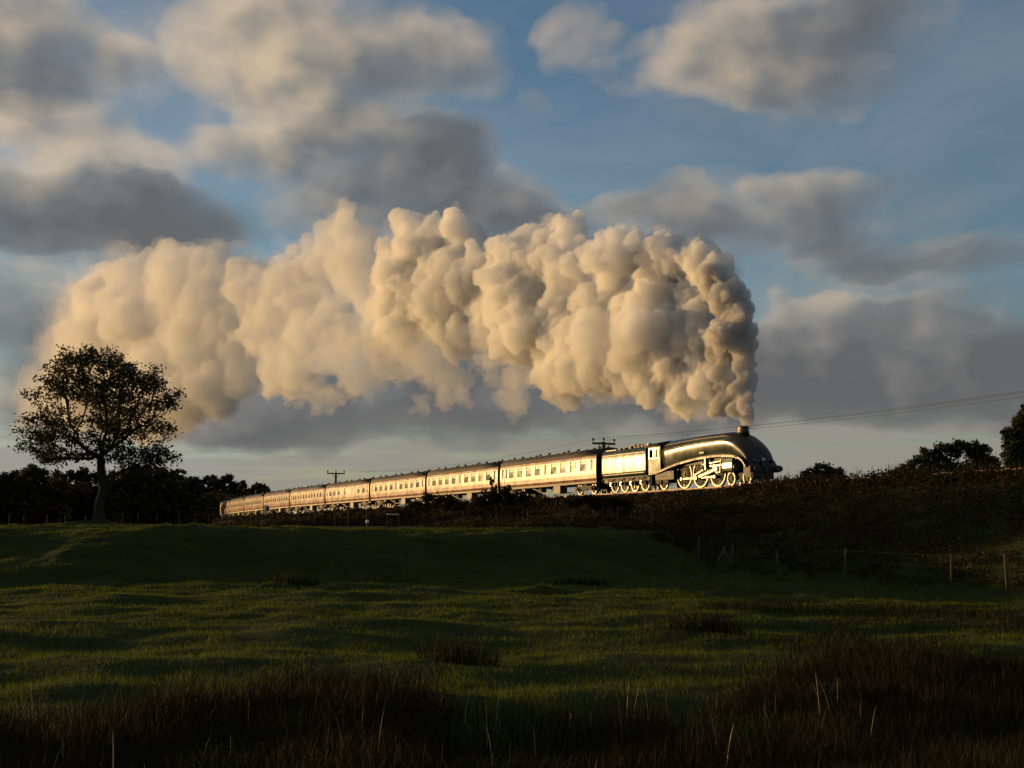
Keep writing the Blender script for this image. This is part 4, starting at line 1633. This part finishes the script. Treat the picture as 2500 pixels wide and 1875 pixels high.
def shrub(name, label, cat, loc, blobs, nleaf, size, mat, seed, group=None, stems=7, r_stem=0.05):
    """bush or tree of leafy clumps on real stems; blobs are (dx, dy, dz, rx, ry, rz) from its foot"""
    rs = np.random.default_rng(seed)
    o = empty(name, loc)
    tag(o, label, cat, group)
    b = MB()
    for (dx, dy, dz, rx, ry, rz) in blobs:
        k = max(2, int(stems / len(blobs)))
        for j in range(k):
            e = np.array([dx, dy, dz]) + rs.normal(size=3) * np.array([rx, ry, rz]) * 0.45
            f = np.array([rs.normal() * 0.1, rs.normal() * 0.1, -0.15])
            m = f * 0.5 + e * 0.5 + rs.normal(size=3) * 0.12 * max(rx, 0.3)
            m[2] = e[2] * 0.6
            b.tube([f, m, e], [r_stem, r_stem * 0.7, r_stem * 0.2], 5, 0, False)
    b.build('trunk' if cat == 'tree' else 'stem', M['bark'], o)
    vol = np.array([r[3] * r[4] * r[5] for r in blobs]) ** 0.67
    vol = vol / vol.sum()
    C = []
    for (dx, dy, dz, rx, ry, rz), f in zip(blobs, vol):
        n = int(nleaf * f)
        # leaf clumps near the surface of the lobe
        nc = max(6, n // 45)
        d = rs.normal(size=(nc, 3))
        d /= np.linalg.norm(d, axis=1, keepdims=True)
        cc = np.array([dx, dy, dz]) + d * np.array([rx, ry, rz]) * rs.uniform(0.45, 1.0, (nc, 1))
        k = n // nc + 1
        q = np.repeat(cc, k, 0) + rs.normal(size=(nc * k, 3)) * np.array([rx, ry, rz]) * 0.16
        C.append(q)
    C = np.concatenate(C)
    C = C[C[:, 2] > -0.1]
    Vl, Fl = leaf_quads(C, rs.uniform(size * 0.6, size * 1.3, len(C)), rs)
    tag(big_mesh('crown' if cat == 'tree' else 'foliage', Vl, Fl, mat, o), kind='stuff')
    return o


def foot(px, py, Y, dz=0.0):
    x, y, z = W(px, py, Y)
    return (x, y, gz(x, y) + dz)


def blobs_px(ft, Y, L, depth=1.0):
    """lobes given by picture position and size at distance Y"""
    k = Y / FPX
    out = []
    for (px, py, rx, ry) in L:
        x, y, z = W(px, py, Y)
        out.append((x - ft[0], y - ft[1], z - ft[2], rx * k, max(rx, ry) * k * depth, ry * k))
    return out


# shrubs on the line of the bank, right of the locomotive (behind the track)
def px_shrub(name, label, cat, px, Y, L, nleaf, size, mat, seed, group=None, depth=1.0, stems=8, r_stem=0.05):
    ft = foot(px, 1180, Y)
    return shrub(name, label, cat, ft, blobs_px(ft, Y, L, depth), nleaf, size, mat, seed, group, stems, r_stem)


px_shrub('hawthorn_bush', 'low rounded bush on the skyline just ahead of the locomotive', 'bush', 2008, 84,
         [(1985, 1165, 26, 22), (2010, 1152, 30, 20), (2040, 1162, 26, 22), (1965, 1176, 18, 14), (2060, 1176, 16, 14), (2010, 1185, 45, 25)], 6500, 0.15, M['leaf'], 31)
px_shrub('hawthorn_hedge', 'wide dark bush with lumpy top on the skyline beside the right hand tree', 'bush', 2330, 78,
         [(2195, 1155, 22, 16), (2225, 1140, 26, 20), (2265, 1122, 30, 26), (2300, 1108, 30, 26), (2345, 1098, 34, 22), (2385, 1104, 30, 26),
          (2420, 1122, 24, 26), (2300, 1150, 60, 30), (2380, 1155, 60, 34), (2240, 1165, 50, 18)], 17000, 0.15, M['leafgreen'], 32, depth=0.8, stems=20)
px_shrub('birch_tree', 'feathery birch tree rising above the embankment beside the wide dark bush', 'tree', 2500, 74,
         [(2488, 1020, 16, 26), (2470, 1060, 22, 26), (2500, 1050, 28, 34), (2465, 1100, 20, 26), (2500, 1100, 40, 40), (2450, 1055, 8, 10),
          (2470, 1140, 30, 36), (2520, 1150, 50, 44), (2480, 1190, 44, 36), (2530, 1030, 26, 40), (2545, 1090, 40, 40), (2500, 1000, 7, 12)], 20000, 0.14, M['leafgreen'], 33, depth=0.9, stems=30, r_stem=0.06)
# bramble bushes in front of the carriages
px_shrub('bramble_bush', 'straggling bramble bush reaching up in front of the second carriage', 'bush', 1220, 86,
         [(1195, 1215, 26, 22), (1235, 1212, 28, 24), (1205, 1185, 8, 14), (1198, 1172, 4, 10), (1238, 1192, 9, 14), (1262, 1222, 24, 20), (1170, 1228, 24, 16)], 4200, 0.13, M['scrub'], 34, r_stem=0.018)
px_shrub('bramble_bush', 'bramble clump on the slope below the tender', 'bush', 1490, 80,
         [(1440, 1222, 30, 16), (1480, 1232, 34, 20), (1520, 1236, 30, 20), (1400, 1228, 28, 14)], 3000, 0.13, M['scrub'], 35, r_stem=0.018)
px_shrub('bramble_bush', 'dark bramble clump below the third carriage next to the white barred stile', 'bush', 1040, 92,
         [(1010, 1235, 26, 16), (1045, 1228, 28, 20), (1085, 1226, 30, 20), (1120, 1234, 26, 18)], 3000, 0.13, M['scrub'], 36, r_stem=0.018)
px_shrub('bramble_bush', 'bramble bush spilling over the end of the grassy bank beside the strutted fence post', 'bush', 1640, 66,
         [(1610, 1325, 34, 26), (1650, 1345, 38, 30), (1690, 1352, 36, 28), (1570, 1318, 28, 16)], 4200, 0.13, M['scrub'], 37, r_stem=0.018)

# hedge of thorn trees behind the big tree
HG = [(20, 1190, 62, 46), (95, 1192, 64, 48), (165, 1196, 60, 42), (320, 1180, 62, 46), (385, 1184, 56, 46), (262, 1215, 60, 40), (440, 1215, 46, 36), (-50, 1190, 60, 46)]
HL = ['dark thorn tree at the frame end of the hedge behind the field tree', 'dark thorn tree in the hedge left of the field tree, second from the pasture gate',
      'dark thorn tree in the hedge touching the left of the field tree trunk', 'round topped thorn tree in the hedge right of the field tree trunk',
      'thorn tree in the hedge further right of the field tree trunk', 'low thorn tree in the hedge right behind the field tree trunk',
      'last low thorn tree of the hedge towards the railway', 'thorn tree at the outer end of the hedge']
for i, (px, py, rx, ry) in enumerate(HG):
    Y = 132 + (i * 37 % 11) - 4
    ft = foot(px, 1270, Y)
    rs = np.random.default_rng(50 + i)
    L = [(px + rs.normal() * rx * 0.5, py + rs.normal() * ry * 0.40 - 2, rx * rs.uniform(0.35, 0.6), ry * rs.uniform(0.35, 0.6)) for _ in range(7)]
    L += [(px - rx * 0.4, py + 45, rx * 0.8, 50), (px + rx * 0.4, py + 50, rx * 0.8, 50)]
    shrub('thorn_tree', 'dark thorn tree in the hedge behind the big field tree', 'tree', ft, blobs_px(ft, Y, L, 0.7), 7500, 0.30, M['leaf'], 60 + i,
          'thorn trees of the hedge behind the field tree', 14, 0.10)

# the far wood where the train comes from
FW = [(-20, 1195, 70, 60), (60, 1200, 70, 55), (150, 1190, 66, 60), (230, 1200, 60, 50), (300, 1190, 60, 55), (370, 1185, 55, 52), (430, 1192, 50, 48), (480, 1198, 46, 44), (528, 1196, 46, 44),
      (570, 1202, 38, 34), (605, 1206, 38, 32), (645, 1212, 34, 26), (400, 1200, 60, 44), (460, 1212, 50, 36), (335, 1210, 60, 44)]
for i, (px, py, rx, ry) in enumerate(FW):
    Y = 300 + (i * 53 % 29)
    x, y, z = W(px, 1270, Y)
    ft = (x, y, gz(x, y))
    rs = np.random.default_rng(80 + i)
    L = [(px + rs.normal() * rx * 0.45, py + rs.normal() * ry * 0.35 - 6, rx * rs.uniform(0.35, 0.6), ry * rs.uniform(0.3, 0.55)) for _ in range(7)]
    L += [(px - rx * 0.4, py + 48, rx * 0.8, 50), (px + rx * 0.4, py + 52, rx * 0.8, 50)]
    shrub('woodland_tree', 'leafy tree of the dim wood where the tail of the train emerges', 'tree', ft, blobs_px(ft, Y, L, 0.8), 4200, 0.70, M['leaffar'], 90 + i,
          'trees of the far wood', 10, 0.2)

# low thicket filling the space under the hedge trees
def thicket():
    rs = np.random.default_rng(97)
    n = 26000
    px = rs.uniform(-90, 520, n)
    Y = rs.uniform(142, 150, n)
    X = (px - 1250) / FPX * Y
    h = 3.6 + 1.2 * fbm(px / 40.0, px * 0 + 3.0, 3)
    Z = ground_z(X, Y) + rs.random(n) * h
    Vl, Fl = leaf_quads(np.stack([X, Y, Z], 1), rs.uniform(0.3, 0.6, n), rs)
    tag(big_mesh('thicket', Vl, Fl, M['leaf']), 'dark unbroken thicket below the thorn trees behind the field tree', 'thicket', kind='stuff')


thicket()


# --- scrub on the embankment, camera side
def embankment_scrub():
    rs = np.random.default_rng(41)
    n = 10500
    s = np.concatenate([rs.uniform(-62, 70, int(n * 0.68)), rs.uniform(70, 235, int(n * 0.34))])
    q = rs.uniform(3.1, 16.5, len(s))
    s = np.concatenate([s, rs.uniform(-62, -2.5, 900), rs.uniform(206, 330, 900)])
    q = np.concatenate([q, rs.uniform(3.0, 4.6, 900), rs.uniform(3.0, 8.0, 900)])
    P = np.array([track(v)[:3] for v in s])
    X = P[:, 0] - np.cos(P[:, 2]) * q
    Y = P[:, 1] + np.sin(P[:, 2]) * q
    Zg = ground_z(X, Y)
    emb_h = RZ - 0.42 - 0.37 * np.maximum(0, q - 3.2)
    # line of sight to the foot of the wheels: growth stays below it
    dist = np.hypot(X, Y)
    tgt = np.hypot(P[:, 0], P[:, 1])
    lim = CAMZ + (RZ - CAMZ) * (dist / np.maximum(tgt, dist + 0.1))
    patch = fbm(s / 6.0, q / 3.0, 3)
    h = np.clip(0.55 + 0.55 * patch + rs.uniform(-0.1, 0.25, len(s)), 0.12, 1.3)
    extra = np.where(s < 18, -0.12, np.where(s < 21, 0.05, 0.38 * sm(20, 34, s)))
    extra = extra + np.where(s < -2, 0.55 * sm(-2, -6, s), 0)
    h = np.minimum(h, np.maximum(0.10, lim + extra - Zg - 0.05))
    h = np.where((s < -3) & (q < 6), np.maximum(h, 0.45 + 0.30 * sm(-3, -7, s) * np.clip(0.5 + patch, 0, 1)), h)
    h = np.where(s > 206, 1.4 + 1.8 * rs.random(len(s)) * sm(206, 216, s), h)
    h = np.where(q > 15.0, np.minimum(h, 0.5), h)
    h = h * np.where((Zg < 2.4) & (s > 20) & (q > 13), 0.45, 1.0)
    k = 26
    d = rs.normal(size=(len(s), k, 3))
    d[..., 2] = np.abs(d[..., 2])
    d /= np.linalg.norm(d, axis=2, keepdims=True)
    rad = rs.uniform(0.3, 1.0, (len(s), k, 1))
    wid = np.clip(h * 0.9, 0.25, 0.9)
    C = np.stack([X, Y, Zg - 0.03], 1)[:, None] + d * rad * np.stack([wid, wid, h], 1)[:, None]
    C = C.reshape(-1, 3)
    sz = rs.uniform(0.07, 0.17, len(C)) * np.repeat(np.clip(dist / 75, 0.8, 2.2), k)
    Vl, Fl = leaf_quads(C, sz, rs, 0.2)
    # dead stalks
    m = 9000
    i = rs.integers(0, len(s), m)
    b0 = np.stack([X[i] + rs.normal(size=m) * 0.3, Y[i] + rs.normal(size=m) * 0.3, Zg[i] - 0.05], 1)
    hh = np.minimum(h[i] * rs.uniform(0.8, 1.35, m) + 0.1, np.maximum(0.15, (lim + extra)[i] - Zg[i] + 0.18))
    tip = b0 + np.stack([rs.normal(size=m) * 0.12, rs.normal(size=m) * 0.12, hh], 1)
    wv = np.stack([rs.normal(size=m), rs.normal(size=m), np.zeros(m)], 1)
    wv /= np.linalg.norm(wv, axis=1, keepdims=True)
    wv *= 0.012 * np.clip(dist[i] / 75, 0.8, 2.5)[:, None]
    V2 = np.stack([b0 - wv, b0 + wv, tip + wv * 0.6, tip - wv * 0.6], 1).reshape(-1, 3)
    F2 = np.arange(m * 4).reshape(m, 4) + len(Vl)
    o = big_mesh('embankment_scrub', np.concatenate([Vl, V2]), np.concatenate([Fl, F2]), [M['scrub'], M['deadgrass']],
                 mi=np.concatenate([np.zeros(len(Fl)), np.ones(m)]))
    tag(o, 'tangled brown and green scrub covering the railway embankment', 'scrub', kind='stuff')


embankment_scrub()


# --- grass
def fan_points(rs, n, d0, d1, half=0.47, power=1.0, offx=0.0):
    """points spread over the ground in front of the photographer"""
    u = rs.random(n)
    d = (d0 ** power + u * (d1 ** power - d0 ** power)) ** (1 / power)
    a = rs.uniform(-half, half, n) + offx
    return a * d, d


def blades(X, Y, H, Wd, lean, rs, seg=2, sink=0.03):
    n = len(X)
    Z = ground_z(X, Y) - sink
    base = np.stack([X, Y, Z], 1)
    ang = rs.uniform(0, 2 * math.pi, n)
    dirn = np.stack([np.cos(ang), np.sin(ang), np.zeros(n)], 1)
    wang = rs.uniform(0, 2 * math.pi, n)
    wv = np.stack([np.cos(wang), np.sin(wang), np.zeros(n)], 1) * Wd[:, None] * 0.5
    rows = []
    for i in range(seg + 1):
        t = i / seg
        c = base + np.array([0, 0, 1.0]) * (H * (t - 0.25 * lean * t * t))[:, None] + dirn * (H * lean * t * t)[:, None]
        if i < seg:
            rows.append(c - wv * (1 - 0.45 * t))
            rows.append(c + wv * (1 - 0.45 * t))
        else:
            rows.append(c)
    k = len(rows)
    V = np.stack(rows, 1).reshape(-1, 3)
    off = (np.arange(n) * k)[:, None]
    tris = []
    for i in range(seg - 1):
        a, b, c, d = 2 * i, 2 * i + 1, 2 * i + 2, 2 * i + 3
        tris += [[a, b, d], [a, d, c]]
    tris += [[2 * seg - 2, 2 * seg - 1, 2 * seg]]
    Fq = (np.array(tris)[None] + off[:, :, None]).reshape(-1, 3)
    return V, Fq


rs = np.random.default_rng(71)
X, Y = fan_points(rs, 400000, 9, 66, half=0.56, power=1.25, offx=0.03)
q, ch = track_q(X, Y)
k = q > 12.5
X, Y = X[k], Y[k]
cl = fbm(X / 0.9 + 40, Y / 0.6, 2)
H = (0.07 + 0.09 * np.clip(cl + 0.45, 0, 1.2)) * rs.uniform(0.6, 1.3, len(X))
V, Fq = blades(X, Y, H, 0.006 + 0.00042 * Y, rs.uniform(0.2, 0.9, len(X)), rs, 1)
tag(big_mesh('pasture_grass', V, Fq, M['grass']), 'short green tussocky grass over the dark pasture and bank', 'grass', kind='stuff')

# rank dead grass in the foreground
X, Y = fan_points(rs, 150000, 6.0, 19, half=0.58, power=1.6, offx=0.03)
edge = 13.4 + 2.2 * fbm(X / 2.5, Y / 30.0, 3) + 13 * sm(0.10, 0.32, X / Y) * 0.55
k = Y < edge + rs.exponential(0.5, len(X))
X, Y = X[k], Y[k]
X2, Y2 = fan_points(rs, 75000, 15, 36, half=0.56, power=1.4, offx=0.03)
dens = fbm(X2 / 3.0 + 5, Y2 / 3.0, 3) + 0.9 * sm(0.02, 0.30, X2 / Y2) - 0.65
k = dens > rs.uniform(0.0, 0.35, len(X2))
X = np.concatenate([X, X2[k]])
Y = np.concatenate([Y, Y2[k]])
H = np.clip(0.30 + 0.26 * fbm(X / 1.2, Y / 1.2, 2), 0.12, 0.8) * rs.uniform(0.5, 1.35, len(X))
H = H * np.where(Y > 17, 0.75, 1.0)
V, Fq = blades(X, Y, H, 0.004 + 0.00035 * Y, rs.uniform(0.05, 0.75, len(X)), rs, 3)
tag(big_mesh('rank_grass', V, Fq, M['deadgrass']), 'tall dead brown grass across the dark foreground', 'grass', kind='stuff')

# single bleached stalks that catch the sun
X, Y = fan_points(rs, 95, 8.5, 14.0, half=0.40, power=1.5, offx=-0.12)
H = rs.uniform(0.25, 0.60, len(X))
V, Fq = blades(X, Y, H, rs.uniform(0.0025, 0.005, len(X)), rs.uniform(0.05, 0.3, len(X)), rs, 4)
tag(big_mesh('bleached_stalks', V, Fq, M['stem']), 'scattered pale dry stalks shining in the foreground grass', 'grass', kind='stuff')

# small dark rush tussocks in the pasture
SPOT = [(715, 1430, 'low brown rush tussock at the foot of the bank below the stile'), (1120, 1590, 'ragged brown dock plant in the middle of the pasture'),
        (1420, 1420, 'brown rush patch at the foot of the bank near the leaning posts'), (950, 1420, 'brown dock clump at the foot of the bank'),
        (1720, 1530, 'brown rush clump on the right of the pasture')]
for i, (px, py, lab) in enumerate(SPOT):
    Yd = (CAMZ + 0.15) * FPX / (py - 1307)
    x = (px - 1250) / FPX * Yd
    ft = (x, Yd, gz(x, Yd))
    n = 420
    ra = rs.random(n) ** 0.7 * (0.16 + 0.012 * Yd)
    aa = rs.uniform(0, 2 * math.pi, n)
    V, Fq = blades(x + np.cos(aa) * ra * 1.6, Yd + np.sin(aa) * ra, rs.uniform(0.15, 0.5, n), np.full(n, 0.004 + 0.0004 * Yd), rs.uniform(0.1, 0.7, n), rs, 3)
    o = big_mesh('rush_tussock', V, Fq, M['deadgrass'])
    tag(o, lab, 'plant')


# added hedge out of view on the left, its heights set to shade the ground
def shade_hedge():
    rs = np.random.default_rng(91)
    C = []
    for yy in np.arange(-6, 112, 1.3):
        if yy < 36:
            h = 4.6 + 1.3 * math.sin(yy * 0.31) + rs.normal() * 0.7
        elif yy < 91:
            h = 0.9 + 0.3 * math.sin(yy * 0.5) + rs.normal() * 0.15
        else:
            h = 9.5 + 1.2 * math.sin(yy * 0.4) + rs.normal() * 0.6
        x = -52 + 2.0 * math.sin(yy * 0.11)
        g = gz(x, yy)
        n = int(60 * h)
        d = rs.normal(size=(n, 3))
        d /= np.linalg.norm(d, axis=1, keepdims=True)
        C.append(np.array([x, yy, g + h * 0.45]) + d * rs.uniform(0.3, 1, (n, 1)) * np.array([1.6, 1.4, h * 0.55]))
    C = np.concatenate(C)
    Vl, Fl = leaf_quads(C, rs.uniform(0.22, 0.5, len(C)), rs)
    tag(big_mesh('shade_hedge', Vl, Fl, M['leaf']), 'added hedge out of view that shades the foreground and right embankment', 'hedge', kind='stuff')


shade_hedge()

# ------------------------------------------------------------------ poles, fences and small things
def telegraph_pole(px, py_arm, Y, arm, label):
    x, y, z = W(px, py_arm, Y)
    g = gz(x, y)
    o = empty('telegraph_pole', (x, y, g))
    h = z - g
    tag(o, label, 'pole', 'telegraph poles along the line')
    a = math.atan2(-72, 34.9)                      # line direction
    ax = Vector((-math.sin(a), math.cos(a), 0))
    b = MB()
    b.tube([(0, 0, -0.5), (0, 0, h * 0.5), (0, 0, h + 0.16)], [0.21, 0.18, 0.15], 12)
    b.build('pole', M['pole'], o)
    c = MB()
    c.bar(ax * (-arm / 2) + Vector((0, 0, h)), ax * (arm / 2) + Vector((0, 0, h)), 0.13, 0.17)
    c.build('crossarm', M['pole'], o)
    for sgn in (-1, 1):
        d = MB()
        d.bar(ax * (sgn * 0.08) + Vector((0, 0, h - 0.62)), ax * (sgn * arm * 0.24) + Vector((0, 0, h - 0.06)), 0.05, 0.05)
        d.build('brace', M['pole'], o)
    tops = []
    for t in (-0.46, 0.0, 0.46):
        i = MB()
        p = ax * (t * arm)
        zb = h + (0.08 if t else 0.15)
        i.cyl((p.x, p.y, zb), (p.x, p.y, zb + 0.22), 0.025, 8)
        i.tube([(p.x, p.y, zb + 0.16), (p.x, p.y, zb + 0.22), (p.x, p.y, zb + 0.30), (p.x, p.y, zb + 0.38)], [0.11, 0.12, 0.08, 0.09], 10)
        i.build('insulator', M['insul'], o)
        tops.append(Vector((x + p.x, y + p.y, g + zb + 0.36)))
    return tops


T1 = telegraph_pole(1474, 1083, 110.0, 2.3, 'dark wooden telegraph pole top showing above the tender and first carriage')
T0 = telegraph_pole(820, 1156, 186.0, 2.75, 'dark wooden telegraph pole top showing above the fourth carriage')
T2 = [t + Vector((38.0, -74.0, 1.0)) for t in T1]
for A, B, lab in ((T1, T2, 'thin overhead wire rising to the right from the pole by the tender'), (T0, T1, 'thin overhead wire between the two telegraph poles')):
    for a, b in zip(A, B):
        w = MB()
        pts = []
        for i in range(21):
            t = i / 20
            p = a.lerp(b, t)
            p.z -= 1.1 * 4 * t * (1 - t)
            pts.append(p)
        w.tube(pts, 0.011, 4)
        tag(w.build('overhead_wire', M['wire']), lab, 'wire', 'overhead wires')


def post_mesh(h, r, seed):
    rs = random.Random(seed)
    b = MB()
    b.tube([(0, 0, -0.3), (rs.uniform(-.01, .01), 0, h * 0.5), (rs.uniform(-.02, .02), 0, h)], [r * 1.05, r, r * 0.92], 8)
    return b


def fence(label, pts, h, r, nwire, strut=None):
    """pts: (x, y, lean) of each post"""
    o = empty('wire_fence', (pts[0][0], pts[0][1], gz(pts[0][0], pts[0][1])))
    tag(o, label, 'fence')
    org = Vector(o.location)
    tops = []
    for i, (x, y, lean, hh) in enumerate(pts):
        z = gz(x, y)
        b = post_mesh(hh, r * random.uniform(0.85, 1.15), i)
        p = b.build('post', M['post'], o, Vector((x, y, z)) - org)
        p.rotation_euler = (random.uniform(-0.03, 0.03), lean, random.uniform(0, 3))
        tops.append((Vector((x, y, z)) - org, hh, lean))
    for k in range(nwire):
        f = 0.3 + 0.62 * k / max(1, nwire - 1)
        w = MB()
        w.tube([p + Vector((math.sin(l) * hh * f, 0, hh * f)) for p, hh, l in tops], 0.0022, 4)
        w.build('fence_wire', M['wire'], o)
    return o, org


def at_q(px, q):
    """point on the picture column px that lies q metres to the camera side of the line"""
    lo, hi = 20.0, 400.0
    u = (px - 1250) / FPX
    for _ in range(50):
        m = (lo + hi) / 2
        qq = float(track_q(np.array([u * m]), np.array([m]))[0][0])
        if qq > q:
            lo = m
        else:
            hi = m
    return u * lo, lo


E1 = []
for px, lean, hh in ((1289, 0.02, 1.25), (1398, 0.08, 1.3), (1507, -0.02, 1.3), (1590, -0.03, 1.4)):
    x, y = at_q(px, 15.6)
    E1.append((x, y, lean, hh))
fence('wire fence of thin pale posts on the bank top below the first carriage', E1, 1.25, 0.045, 3)
E2 = []
for px, lean, hh in ((1700, 0.04, 1.3), (1778, -0.1, 1.35), (1897, 0.08, 1.35), (2050, 0.17, 1.45), (2310, 0.18, 1.3), (2445, 0.02, 1.3)):
    x, y = at_q(px, 16.9)
    E2.append((x, y, lean, hh))
fo, org = fence('wire fence of leaning posts at the dark foot of the embankment', E2, 1.3, 0.045, 3)
xs_, ys_ = at_q(1763, 16.7)
zs_ = gz(xs_, ys_)
for (dx, tilt) in ((-0.62, 1), (0.52, -1)):
    b = MB()
    b.tube([Vector((xs_ + dx, ys_ + 0.1, gz(xs_ + dx, ys_) - 0.1)) - org, Vector((xs_, ys_, zs_ + 1.22)) - org], [0.05, 0.04], 8)
    b.build('strut', M['post'], fo)
b = post_mesh(1.35, 0.05, 77)
b.build('post', M['post'], fo, Vector((xs_, ys_, zs_)) - org)

# fence along the far edge of the terrace
E3 = []
for i, px in enumerate(list(range(20, 470, 46)) + list(range(470, 900, 38))):
    Y = 118 + 0.010 * (px - 100) if px < 470 else 118 - 0.035 * (px - 470)
    x, y, _ = W(px + random.uniform(-8, 8), 1270, Y)
    E3.append((x, y, random.uniform(-0.06, 0.06), random.uniform(1.05, 1.35)))
fence('long wire fence of many weathered posts crossing the terrace behind the field tree', E3, 1.2, 0.045, 3)

# white barred stile, marker posts
x, y, z = W(959, 1276, 98.0)
z = gz(x, y)
st = empty('stile', (x, y, z), 0.15)
tag(st, 'small timber stile with a white top bar at the scrub edge below the third carriage', 'stile')
for sx in (-0.45, 0.45):
    MB().box(-0.05, 0.05, -0.05, 0.05, -0.2, 0.92).build('post', M['post'], st, (sx, 0, 0))
MB().box(-0.46, 0.46, -0.08, 0.08, 0.905, 1.0).build('top_bar', M['white'], st)
MB().box(-0.46, 0.46, -0.025, 0.025, 0.45, 0.53).build('rail', M['post'], st, (0, -0.078, 0))
MB().box(-0.30, 0.30, -0.35, 0.35, 0.25, 0.30).build('step', M['post'], st)
x, y, z = W(897, 1280, 100.0)
z = gz(x, y)
mk = empty('marker_post', (x, y, z))
tag(mk, 'short post with a round white head beside the stile', 'post')
MB().cyl((0, 0, -0.2), (0, 0, 0.28), 0.07, 10).build('stake', M['post'], mk)
b = MB()
b.tube([(0, 0, 0.24), (0, 0, 0.30), (0, 0, 0.42), (0, 0, 0.50), (0, 0, 0.53)], [0.05, 0.13, 0.15, 0.09, 0.01], 14)
b.build('head', M['white'], mk)
x, y = at_q(651, 4.2)
z = gz(x, y)
sp = empty('line_post', (x, y, z))
tag(sp, 'slim white lineside post with a dark box against the red carriages', 'post')
MB().box(-0.16, 0.16, -0.08, 0.08, -0.3, 2.1).build('post', M['white'], sp)
MB().box(0.17, 0.55, -0.15, 0.15, 1.15, 1.95).build('box', M['black'], sp)
